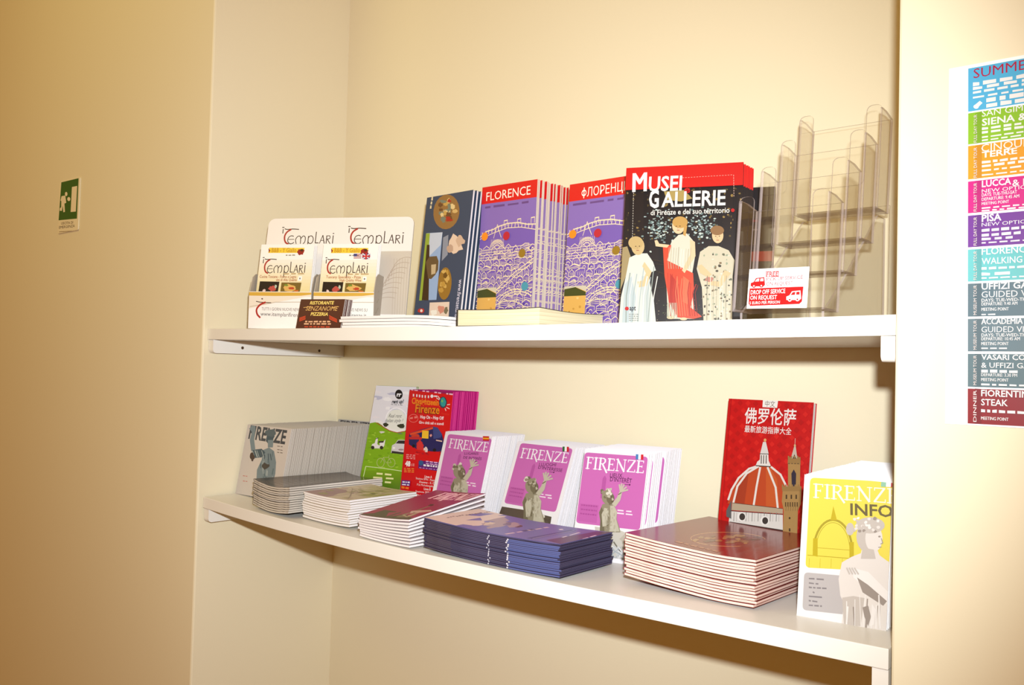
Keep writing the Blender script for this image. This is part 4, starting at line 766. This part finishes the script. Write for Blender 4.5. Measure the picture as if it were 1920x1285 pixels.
    flat_stack(top, rest, 18, 'events_leaflet', ['violet-blue events leaflet with beige sketch, top of the wide blue pile', 'blue-edged leaflet inside the wide blue pile', 'blue-edged leaflet at the bottom of the wide blue pile'], 'leaflet', 'blue leaflets in the wide pile', (0.6520, 0.0270), w, d, -1.2, t, 54, 0.0018, 0.35)
    # glossy dark red magazines
    w, d, t = 0.198*K, 0.236*K, 0.00325
    bend = lambda x, y, z: (x, y-0.0062*(1-x/w)**2*(1-0.5*z/d)-0.0022*max(0, x/w-.75)*4*(1-z/d), z)
    a = Art(w, d, [(850, 120), (1735, 300), (1290, 520), (205, 315)], g=1.1, seed=6, cells=(10, 6)); a.fill((128, 24, 28))
    G_ = (190, 140, 92)
    a.ring(1040, 330, 275, 62, 5, G_, 0, 2*PI, 40)
    for k in range(26): a.blob(1040+a.rng.uniform(-235, 235), 328+a.rng.uniform(-34, 34), a.rng.uniform(14, 46), a.rng.uniform(5, 13), a.rng.choice([(150, 100, 60), (120, 66, 44), (104, 40, 34), (170, 120, 74)]), 9)
    a.dashes((645, 372), (1000, 446), 12, (166, 96, 66), 6)
    top = booklet_parts(w, d, t*0.9, GLOSS, rgb((128, 24, 28), 0.7), PG_PINK, a, bend, 10, 6); rest = booklet_parts(w, d, t*0.9, GLOSS, rgb((150, 56, 50), 0.75), PG_PINK, None, bend, 10, 2)
    flat_stack(top, rest, 15, 'tourist_magazine', ['glossy dark red magazine with gold emblem, top of the red pile', 'dark red magazine with pinkish pages inside the red pile', 'dark red magazine at the bottom of the red pile'], 'magazine', 'dark red magazines in the red pile', (1.0130, 0.0680), w, d, -2.5, t, 55, 0.0016, 0.8)
flat_piles()

def rent_leaflets():
    w, h, t = 0.105*K, 0.258*K, 0.0029
    a = Art(w, h, [(225, 88), (617, 92), (430, 1246), (35, 1200)], g=0.80, seed=12); rg = a.rng; a.fill((226, 224, 226))
    for k in range(18): a.blob(rg.uniform(200, 600), rg.uniform(95, 420), rg.uniform(20, 60), rg.uniform(8, 24), rg.choice([(206, 208, 222), (240, 238, 236), (190, 190, 206), (232, 226, 226)]))
    a.poly([(165, 450), (235, 436), (330, 500), (450, 520), (560, 480), (560, 1260), (30, 1220)], (122, 168, 24))
    for k in range(30): a.poly([(60, 900+k*12), (500, 900+k*12), (500, 914+k*12), (60, 914+k*12)], (112-2*k, 152-2.4*k, 22))
    for k in range(60): x = rg.uniform(120, 480); y = rg.uniform(520, 900); a.blob(x, y, rg.uniform(6, 30), rg.uniform(3, 9), rg.choice([(136, 180, 34), (108, 154, 20), (150, 190, 50)]), 7)
    a.ring(425, 420, 105, 120, 10, (246, 244, 240), PI, 2*PI, 14); a.ell(425, 425, 98, 112, (228, 230, 216))
    a.line([(228, 432), (270, 436), (300, 470), (360, 505), (430, 522), (500, 510), (560, 470)], 20, (236, 232, 224)); a.line([(230, 446), (300, 486), (360, 520), (430, 536), (520, 520)], 6, (170, 50, 40)); a.blob(320, 462, 24, 18, (50, 56, 40)); a.blob(470, 470, 34, 22, (54, 60, 44))
    a.ell(447, 168, 37, 46, (24, 22, 24)); a.text('rr', (424, 188), (470, 188), 40, (240, 240, 240), 0.05); a.text('rent up!', (378, 256), (492, 252), 36, (30, 28, 30), 0.03, 0.15); a.dashes((370, 270), (482, 274), 8, (150, 150, 150), 4)
    a.text('Real rent', (345, 392), (475, 392), 36, (96, 96, 92), 0.0, 0.4); a.text('Italian style !', (312, 438), (488, 436), 34, (96, 96, 92), 0.0, 0.4)
    # scooter, small car, pale bicycle
    a.poly([(178, 690), (190, 650), (215, 640), (228, 590), (245, 590), (240, 650), (262, 665), (262, 630), (300, 625), (318, 600), (308, 660), (290, 690)], (226, 222, 216)); a.ell(195, 682, 17, 17, (40, 36, 34), 12); a.ell(280, 682, 17, 17, (40, 36, 34), 12); a.poly([(250, 622), (304, 618), (298, 634), (252, 636)], (40, 36, 34)); a.line([(222, 600), (250, 590)], 6, (60, 56, 52))
    a.poly([(372, 730), (382, 660), (415, 640), (440, 606), (520, 606), (540, 740)], (206, 202, 202)); a.poly([(418, 640), (444, 612), (512, 612), (512, 644)], (40, 40, 44)); a.poly([(380, 712), (530, 730), (530, 748), (378, 734)], (44, 42, 44)); a.ell(400, 684, 12, 9, (240, 238, 230)); a.ell(470, 700, 26, 9, (150, 130, 134)); a.blob(285, 535, 22, 10, (214, 210, 196)); a.blob(460, 545, 22, 10, (110, 130, 80))
    for cx in (272, 376): a.ring(cx, 826, 36, 42, 6, (172, 186, 110), 0, 2*PI, 18)
    a.line([(272, 826), (300, 775), (350, 775), (376, 826), (325, 826), (300, 775)], 5, (172, 186, 110)); a.line([(350, 775), (355, 755)], 5, (172, 186, 110))
    a.line([(108, 958), (130, 862), (300, 880), (520, 912)], 6, (214, 226, 170))
    for (x0, x1, y) in ((232, 376, 938), (200, 396, 975), (218, 372, 1012)): a.dashes((x0, y), (x1, y+12), 20, (226, 224, 160), 2)
    top = leaflet_parts(w, h, t, SATIN, rgb((120, 150, 40), 0.8), PG_WHITE, a); rest = leaflet_parts(w, h, t, SATIN, rgb((120, 150, 40), 0.8), PG_WHITE)
    standing_row(top, rest, 2, 'rental_leaflet', ['green and white rental leaflet with scooter and car, standing left of the red one', 'green rental leaflet hidden behind the scooter and car one'], 'leaflet', 'green rental leaflets', (0.2275, 0.2395), 14, 14, 0.0034, 61, 0.0006, 0.2, zl)
rent_leaflets()

def sightseeing_leaflets():
    w, h, t = 0.132*K, 0.2494*K, 0.00205; RD = (214, 8, 22)
    a = Art(w, h, [(564, 112), (975, 140), (868, 1342), (450, 1260)], g=0.78, seed=13); rg = a.rng; a.fill(RD)
    a.poly([(560, 80), (990, 132), (980, 165), (562, 118)], (150, 20, 90))
    for x in (578, 685, 798, 910): a.dashes((x, 118+(x-570)*.13), (x+62, 126+(x-570)*.13), 14, (240, 190, 210), 2)
    for x, y in ((600, 168), (632, 172), (658, 176), (684, 180), (712, 182), (742, 184)): a.poly([(x-6, y-14), (x+7, y-13), (x+6, y+12), (x-6, y+11)], (236, 226, 226))
    a.ell(775, 178, 14, 16, (246, 240, 240)); a.dashes((792, 184), (826, 188), 16, (236, 226, 226), 1)
    OR = (240, 140, 28)
    a.text('Citysightseeing', (582, 246), (860, 270), 58, OR, 0.03); a.text('Firenze', (612, 332), (842, 350), 82, (90, 30, 20), 0.05); a.text('Firenze', (615, 330), (845, 348), 80, OR, 0.02); a.text('Florence', (865, 352), (938, 360), 18, (230, 60, 40), 0.01)
    a.ell(880, 238, 34, 52, (40, 90, 110)); a.blob(880, 238, 26, 40, (40, 156, 150)); a.blob(872, 225, 10, 14, (120, 190, 90)); a.ring(880, 238, 34, 52, 5, (30, 40, 60))
    for x0, y0, x1, y1 in ((820, 196, 845, 212), (835, 180, 850, 205), (920, 262, 945, 258), (912, 285, 940, 300), (900, 296, 908, 318)): a.line([(x0, y0), (x1, y1)], 7, (240, 230, 220))
    a.ring(600, 388, 44, 38, 5, (240, 120, 110)); a.dashes((566, 396), (636, 386), 20, (240, 130, 120), 2)
    a.text('Hop On - Hop Off', (664, 388), (886, 404), 30, (250, 236, 236), 0.03); a.text('Giro città sali e scendi', (652, 438), (886, 456), 26, (250, 236, 236), 0.02)
    # open-top sightseeing bus
    a.poly([(556, 560), (566, 530), (700, 488), (785, 470), (830, 480), (870, 540), (885, 600), (880, 712), (770, 708), (640, 690), (556, 640)], (30, 32, 92)); a.poly([(566, 532), (785, 472), (785, 492), (570, 552)], (226, 80, 40)); a.poly([(785, 468), (830, 478), (872, 545), (860, 575), (790, 588)], (56, 70, 130))
    a.poly([(684, 505), (745, 510), (742, 585), (680, 580)], (244, 196, 50)); a.poly([(560, 566), (680, 570), (680, 592), (560, 590)], (200, 40, 44)); a.blob(620, 555, 40, 14, (206, 60, 40)); a.blob(660, 650, 34, 40, (200, 40, 44)); a.poly([(640, 630), (660, 585), (690, 640), (700, 700), (630, 690)], (214, 50, 50)); a.blob(718, 690, 22, 30, (226, 210, 200)); a.blob(765, 555, 10, 14, (230, 160, 150)); a.poly([(815, 595), (872, 605), (872, 617), (815, 606)], (226, 190, 170)); a.ell(800, 695, 16, 16, (14, 14, 24)); a.ell(600, 655, 14, 16, (14, 14, 24))
    for k in range(12): a.blob(rg.uniform(600, 860), rg.uniform(700, 740), 12, 6, rg.choice([(180, 20, 40), (150, 20, 40), (230, 60, 60)]), 7)
    for k in range(3): a.dashes((530, 742+k*17), (616, 750+k*17), 10, (240, 160, 160), 3); a.dashes((508, 876+k*16), (604, 880+k*16), 9, (244, 150, 60), 3)
    a.text('48', (518, 846), (568, 852), 48, (250, 240, 240), 0.05); a.dashes((575, 850), (608, 852), 30, (230, 120, 120), 2)
    a.poly([(650, 795), (870, 815), (862, 902), (645, 870)], (92, 26, 116)); a.ell(672, 820, 22, 26, (50, 90, 140)); a.dashes((718, 808), (860, 828), 12, (226, 180, 220), 4); a.dashes((718, 828), (860, 846), 10, (226, 180, 220), 4); a.dashes((695, 850), (850, 866), 20, (240, 236, 240), 6); a.dashes((655, 868), (840, 890), 8, (200, 150, 210), 6)
    def L(s, x0, y0, x1, y1, ht): a.text(s, (x0, y0), (x1, y1), ht, (250, 232, 232), 0.015)
    L('Linea A', 706, 962, 776, 968, 24); L('Stazione SMN - Piazza Duomo', 622, 976, 880, 1008, 20); L('Duomo - S. Croce', 656, 1012, 850, 1032, 20); L('P.le Michelangelo', 634, 1038, 790, 1056, 20); L('Linea B', 700, 1082, 764, 1088, 24); L('Stazione SMN - P.le', 620, 1104, 820, 1124, 20); L('Michelangelo - Fiesole', 634, 1140, 840, 1160, 18)
    a.poly([(490, 985), (572, 992), (568, 1044), (484, 1036)], (90, 40, 130)); a.dashes((496, 1010), (566, 1016), 16, (240, 230, 250), 3); a.dashes((492, 1034), (560, 1040), 14, (240, 230, 250), 2); a.dashes((486, 1066), (556, 1076), 24, (246, 130, 40), 2)
    top = leaflet_parts(w, h, t, SATIN, rgb((190, 10, 70), 0.8), PG_MAGENTA, a); rest = leaflet_parts(w, h, t, SATIN, rgb((176, 22, 110), 0.8), PG_MAGENTA)
    standing_row(top, rest, 24, 'sightseeing_leaflet', ['red sightseeing bus leaflet with orange title, front of its row', 'magenta-edged sightseeing leaflet standing behind the red front one'], 'leaflet', 'sightseeing bus leaflets', (0.3328, 0.2658), -2, 5, 0.0024, 62, 0.0016, 0.18, zl, (0.00004, 0))
sightseeing_leaflets()

PINK = (206, 108, 182); WHT = (248, 244, 246)
def firenze_art(w, h, quad, off, sc, field, title, subs, flagcols, fl_pos, vert, statue, foot, seed):
    a = Art(w, h, quad, off, sc, g=0.66, seed=seed); a.step = 8e-6; a.fill(WHT)
    rrect(a, *field, 34, PINK)
    tl, tr, br, bl = [Vector(p) for p in field]; B = lambda u, v: tuple((tl*(1-u)+tr*u)*(1-v)+(bl*(1-u)+br*u)*v)
    dk = (186, 88, 164)
    a.poly([B(.33, .34), B(.36, .30), B(.39, .34), B(.39, .62), B(.33, .62)], dk); a.poly([B(.03, .72), B(.32, .72), B(.32, .97), B(.03, .97)], (196, 98, 172))
    for k in range(3): a.dashes(B(.05, .75+.06*k), B(.30, .75+.06*k), 14, (172, 76, 150), 7)
    firenze(a, title[0], title[1], title[2], (252, 248, 250))
    for (s_, p0, p1, ht) in subs: a.text(s_, p0, p1, ht, (92, 30, 84), 0.008)
    a.dashes(B(.62, .77), B(.84, .77), 14, (246, 226, 240), 2); a.dashes(B(.62, .81), B(.86, .81), 14, (246, 226, 240), 2)
    a.line([B(.68, .40), B(.76, .40)], 5, (92, 30, 84)); a.blob(*B(.765, .40), 8, 8, (92, 30, 84), 6)
    if foot: foot(a, B)
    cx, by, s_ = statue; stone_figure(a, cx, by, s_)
    flag(a, fl_pos[0], fl_pos[1], fl_pos[2], fl_pos[3], flagcols, vert)
    return a
def city_guides():
    o3, s3 = (780, 790), 340/1920; o4, s4 = (1050, 810), 290/1380
    rg = random.Random(4)
    def stone_base(a, B):
        a.poly([B(-.02, 1.06), B(.42, 1.05), B(.5, 1.35), B(-.05, 1.35)], (92, 78, 66)); a.poly([B(.55, 1.06), B(.95, 1.08), B(.98, 1.30), B(.5, 1.30)], (84, 74, 64))
        for k in range(12): a.blob(*B(rg.uniform(.62, .95), rg.uniform(1.08, 1.2)), 22, 18, rg.choice([(200, 196, 180), (150, 140, 124), (90, 80, 70), (226, 222, 206)]))
    def pale_base(a, B):
        a.poly([B(.30, 1.02), B(.70, 1.03), B(.95, 1.10), B(.92, 1.42), B(.40, 1.42)], (206, 200, 188)); a.poly([B(.42, 1.06), B(.55, 1.06), B(.60, 1.40), B(.50, 1.40)], (166, 160, 146)); a.blob(*B(.80, 1.14), 46, 52, (190, 182, 166)); a.blob(*B(.86, 1.13), 12, 14, (110, 104, 92)); a.line([B(.62, 1.2), B(.75, 1.33), B(.95, 1.36)], 12, (120, 114, 100))
        for k in range(14): a.line([B(rg.uniform(.45, .9), 1.26), B(rg.uniform(.45, .9), 1.41)], 9, rg.choice([(226, 226, 226), (170, 176, 180), (206, 206, 204)]))
    defs = [
     ('Spanish', 0.1292, 0.1787, (0.4709, 0.2106), -3, 15, [(835.9, 810.1), (923.4, 819.2), (886.1, 997.4), (798.5, 978.7)], o3, s3, ((340, 140), (805, 190), (672, 835), (213, 750)), ((342, 285), (755, 334), 100),
      [('LUGARES', (510, 360), (660, 362), 26), ('DE INTERÉS', (500, 402), (692, 418), 28)], ((206, 30, 30), (244, 180, 40), (206, 30, 30)), (712, 165, 66, 48), False, (472, 900, 480), None, 20, 0.0036, 71),
     ('Italian', 0.1370, 0.1774, (0.6472, 0.2066), -3, 20, [(971.0, 827.3), (1079.0, 838.7), (1032.9, 1026.6), (924.2, 1003.5)], o3, s3, ((1110, 228), (1662, 288), (1478, 962), (932, 865)), ((1100, 385), (1598, 442), 108),
      [('I LUOGHI', (1302, 470), (1480, 476), 34), ("D'INTERESSE", (1292, 500), (1546, 536), 34)], ((40, 110, 60), (246, 246, 240), (206, 30, 40)), (1556, 268, 68, 52), True, (1240, 1075, 520), stone_base, 20, 0.0034, 72),
     ('French', 0.1155, 0.1763, (0.8494, 0.1656), 7, 14, [(1097.5, 840.1), (1218.0, 850.0), (1192.7, 1061.6), (1069.8, 1041.9)], o4, s4, ((222, 176), (786, 216), (712, 872), (142, 806)), ((228, 322), (746, 362), 108),
      [('LIEUX', (446, 398), (556, 402), 36), ("D'INTÉRÊT", (446, 434), (640, 450), 38)], ((70, 130, 190), (246, 246, 246), (214, 36, 50)), (680, 194, 68, 46), True, (440, 890, 420), pale_base, 26, 0.0041, 73)]
    for (lang, w, h, bl, yw, ln, quad, o, sc, field, title, subs, fc, fp, vert, stt, foot, n, pitch, seed) in defs:
        w *= K; h *= K; t = pitch*math.cos(R(ln))*0.93
        a = firenze_art(w, h, quad, o, sc, field, title, subs, fc, fp, vert, stt, foot, seed)
        front = booklet_parts(w, h, t, SATIN, rgb(WHT, 0.66), PG_WHITE, a)
        b_ = Art(w, h, None, g=0.66); b_.fill(WHT); rrect(b_, (.07, .05), (.975, .05), (.975, .67), (.07, .67), .06, PINK); flag(b_, .80, .03, .10, .04, fc, vert)
        rest = booklet_parts(w, h, t, SATIN, rgb(WHT, 0.66), PG_WHITE, b_)
        what = {'Spanish': 'pink FIRENZE booklet with Spanish subtitle and flag, front of its row', 'Italian': 'pink FIRENZE booklet with Italian subtitle and flag, front of its row', 'French': 'pink FIRENZE booklet with French subtitle and flag, front of its row'}[lang]
        standing_row(front, rest, n, 'city_guide', [what, 'white-edged booklet standing in the row behind the %s pink one' % lang], 'booklet', '%s pink booklets' % lang, bl, yw, ln, pitch, seed, 0.0013, 0.2, zl, slips={'French': {3: 0.0034, 11: 0.0046}, 'Italian': {5: 0.002, 13: -0.003}, 'Spanish': {9: 0.0025, 10: 0.002}}[lang])
city_guides()

def red_guide():
    w, h, t = 0.1385*K, 0.1983*K, 0.0105; RD = (206, 14, 18); o, sc = (1320, 720), 240/1101
    a = Art(w, h, [(1368.4, 741.3), (1527.5, 748.3), (1509.3, 996), (1348, 972.7)], o, sc, g=0.60, seed=15); a.step = 8e-6; a.fill(RD); rg = a.rng
    for i in range(11):
        for j in range(16):
            u, v = (i+.5+(j % 2)*.5)/11, (j+.5)/16; x, y = 222-85*v+735*u, 97+1040*v+35*u+80*u*v; a.poly([(x, y-26), (x+24, y), (x, y+26), (x-24, y)], (190, 10, 16) if (i+j) % 2 else (222, 30, 26))
    a.line([(246, 100), (160, 1140)], 5, (170, 8, 14))
    WH = (248, 240, 232)
    a.poly([(518, 108), (648, 115), (640, 178), (514, 172)], (250, 246, 236)); a.text('中文', (535, 163), (620, 168), 40, (120, 100, 90))
    a.text('佛罗伦萨', (358, 300), (800, 320), 106, WH, 0.012); a.text('最新旅游指南大全', (360, 382), (762, 405), 46, WH, 0.006)
    # dome with ribs, lantern and drum; tall bell tower beside it
    TR_ = (196, 74, 34); ST_ = (236, 230, 220); DK = (60, 50, 46)
    a.poly([(215, 1000), (225, 960), (255, 880), (310, 780), (380, 710), (455, 672), (590, 672), (650, 720), (690, 780), (715, 850), (700, 1060), (260, 1000)], TR_)
    a.poly([(545, 690), (580, 690), (640, 790), (660, 1030), (545, 1020)], (206, 92, 40)); a.poly([(300, 830), (400, 720), (360, 1000), (280, 1000)], (172, 60, 32))
    for pts in ([(222, 965), (250, 880), (310, 780), (400, 700), (470, 678)], [(266, 988), (300, 850), (380, 740), (480, 680)], [(440, 1010), (465, 850), (495, 690)], [(646, 1035), (628, 860), (560, 690)], [(720, 850), (670, 750), (590, 685)]): a.line(pts, 17, ST_)
    a.poly([(458, 670), (470, 640), (492, 622), (495, 570), (565, 570), (568, 630), (585, 670), (582, 682), (460, 676)], ST_); a.poly([(495, 572), (520, 470), (545, 470), (568, 572)], (226, 220, 212)); a.ell(537, 455, 12, 14, (230, 170, 110))
    for x in (506, 526, 548): a.line([(x, 585), (x-2, 655)], 7, DK)
    a.line([(460, 674), (582, 682)], 8, DK); a.line([(492, 572), (570, 574)], 6, DK)
    a.poly([(255, 990), (690, 1040), (690, 1085), (250, 1055)], (186, 168, 140)); a.line([(255, 992), (690, 1042)], 4, DK); a.poly([(240, 1060), (690, 1090), (690, 1228), (225, 1160)], (226, 222, 214)); a.poly([(205, 1060), (250, 965), (248, 1130), (205, 1110)], (96, 96, 96))
    for k in range(8): x = 272+k*52; a.line([(x, 1075), (x-3, 1150)], 6, (150, 146, 140)); a.line([(x+22, 1078), (x+19, 1152)], 4, (186, 180, 172))
    a.line([(235, 1158), (690, 1228)], 9, DK); a.line([(240, 1062), (690, 1092)], 5, DK)
    for cx, cy in ((338, 1112), (535, 1145)): a.ell(cx, cy, 38, 40, (240, 236, 228)); a.ell(cx+4, cy, 25, 30, (60, 54, 52))
    for k in range(3): a.ring(420+k*110, 1205+k*16, 46, 18, 6, (206, 200, 190), 0, PI, 8)
    BR_ = (176, 138, 82)
    a.poly([(690, 880), (850, 890), (845, 1000), (820, 1060), (815, 1262), (690, 1262), (698, 1050), (682, 980)], BR_); a.poly([(735, 860), (735, 640), (840, 650), (838, 865)], BR_); a.poly([(732, 655), (735, 600), (842, 600), (842, 665)], (160, 124, 72)); a.poly([(760, 610), (790, 500), (800, 500), (815, 610)], (206, 190, 170)); a.ell(794, 500, 9, 9, (220, 180, 120)); a.line([(794, 500), (797, 440)], 4, (220, 190, 170))
    a.poly([(682, 850), (850, 850), (850, 892), (686, 892)], (160, 124, 72)); a.poly([(768, 850), (764, 740), (785, 705), (805, 742), (802, 850)], (48, 42, 60)); a.poly([(775, 612), (790, 575), (806, 612)], (60, 50, 44))
    for k in range(4): x = 740+k*26; a.line([(x, 592), (x, 606)], 12, (160, 124, 72)); a.line([(x, 655), (x+8, 655)], 6, DK)
    for k in range(6): x = 690+k*27; a.line([(x, 838), (x, 856)], 13, (160, 124, 72))
    for k in range(3): x = 722+k*42; a.line([(x, 925), (x, 955)], 12, (70, 52, 34))
    for k in range(6): x = 715+k*20; a.line([(x, 988), (x, 1022)], 9, (84, 62, 36)); a.line([(x+6, 1022), (x+2, 1060)], 3, (120, 92, 54))
    a.ell(750, 1122, 8, 10, (60, 46, 32), 8); a.poly([(744, 1210), (756, 1210), (756, 1236), (744, 1236)], (60, 46, 32))
    place(booklet_parts(w, h, t, SATIN, rgb(RD, 0.60), PG_WHITE, a, inset=0.0012), 'guide_book', 'red Chinese guide book with dome and tower, propped on the red pile', 'book', P(1.0455, 0.2905, zl(1.1)+0.0622), (-R(9), 0, 0))
red_guide()

def info_booklets():
    w, h, t = 0.104*K, 0.1728*K, 0.0047; o, sc = (1470, 840), 230/664; YL = (240, 222, 84)
    a = Art(w, h, [(112, 130), (590, 182), (555, 985), (72, 900)], g=0.62, seed=17); a.step = 8e-6; rg = a.rng; a.fill((250, 248, 246))
    rrect(a, (142, 148), (640, 180), (600, 660), (118, 640), 26, YL); dk = (200, 178, 30)
    a.ring(268, 545, 104, 165, 12, (176, 160, 44), PI, 2*PI, 20); a.ring(268, 545, 92, 150, 3, (176, 160, 44), PI, 2*PI, 20); a.poly([(255, 382), (270, 305), (290, 382)], dk); a.line([(130, 572), (380, 590)], 4, (190, 170, 40)); a.line([(160, 530), (380, 545)], 3, (190, 170, 40)); a.poly([(160, 480), (185, 480), (185, 580), (158, 575)], dk); a.poly([(358, 500), (382, 500), (382, 590), (358, 588)], dk)
    for k in range(5): a.line([(140+k*60, 590), (138+k*60, 640)], 2, dk)
    rrect(a, (112, 665), (420, 690), (420, 898), (103, 870), 24, (196, 190, 188))
    for k, (x1, n_) in enumerate(((220, 2), (190, 2), (235, 4), (168, 1), (210, 1), (185, 2), (210, 3))): y = 703+k*24; a.dashes((138 if k != 3 else 158, y), (x1, y+5), 9, (140, 134, 136), n_)
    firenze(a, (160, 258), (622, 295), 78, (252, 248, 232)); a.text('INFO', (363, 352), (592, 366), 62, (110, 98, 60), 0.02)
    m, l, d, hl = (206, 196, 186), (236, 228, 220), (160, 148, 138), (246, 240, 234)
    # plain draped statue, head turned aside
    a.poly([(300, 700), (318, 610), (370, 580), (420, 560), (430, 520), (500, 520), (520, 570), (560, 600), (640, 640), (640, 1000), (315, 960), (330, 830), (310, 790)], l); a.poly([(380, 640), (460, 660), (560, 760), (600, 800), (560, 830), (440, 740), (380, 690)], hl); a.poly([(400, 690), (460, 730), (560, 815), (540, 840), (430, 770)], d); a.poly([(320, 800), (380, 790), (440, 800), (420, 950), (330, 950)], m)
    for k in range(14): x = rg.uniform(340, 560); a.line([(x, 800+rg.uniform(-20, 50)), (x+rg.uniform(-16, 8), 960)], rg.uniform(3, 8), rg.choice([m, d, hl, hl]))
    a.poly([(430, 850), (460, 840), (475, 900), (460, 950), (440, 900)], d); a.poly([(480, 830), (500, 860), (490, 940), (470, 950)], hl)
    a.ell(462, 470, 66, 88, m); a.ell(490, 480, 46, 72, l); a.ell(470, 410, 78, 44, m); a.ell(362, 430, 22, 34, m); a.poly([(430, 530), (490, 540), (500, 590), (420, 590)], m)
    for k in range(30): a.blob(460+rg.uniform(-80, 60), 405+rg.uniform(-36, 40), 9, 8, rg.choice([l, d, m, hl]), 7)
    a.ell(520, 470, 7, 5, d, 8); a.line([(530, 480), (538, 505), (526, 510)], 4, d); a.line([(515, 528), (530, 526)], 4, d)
    for k in range(4): a.line([(345+k*14, 640), (360+k*16, 672)], 8, m)
    flag(a, 530, 168, 80, 34, ((150, 200, 170), (250, 248, 246), (214, 60, 70)))
    front = booklet_parts(w, h, t, SATIN, rgb((250, 248, 246), 0.75), PG_WHITE, a); rest = booklet_parts(w, h, t, SATIN, rgb((250, 248, 246), 0.8), PG_WHITE)
    standing_row(front, rest, 38, 'info_booklet', ['yellow FIRENZE INFO booklet with pale statue, front of its deep row', 'white-edged booklet standing behind the yellow FIRENZE INFO front one'], 'booklet', 'yellow info booklets', (1.2577, 0.0753), 2, 7, 0.0052, 81, 0.0008, 0.15, zl)
info_booklets()
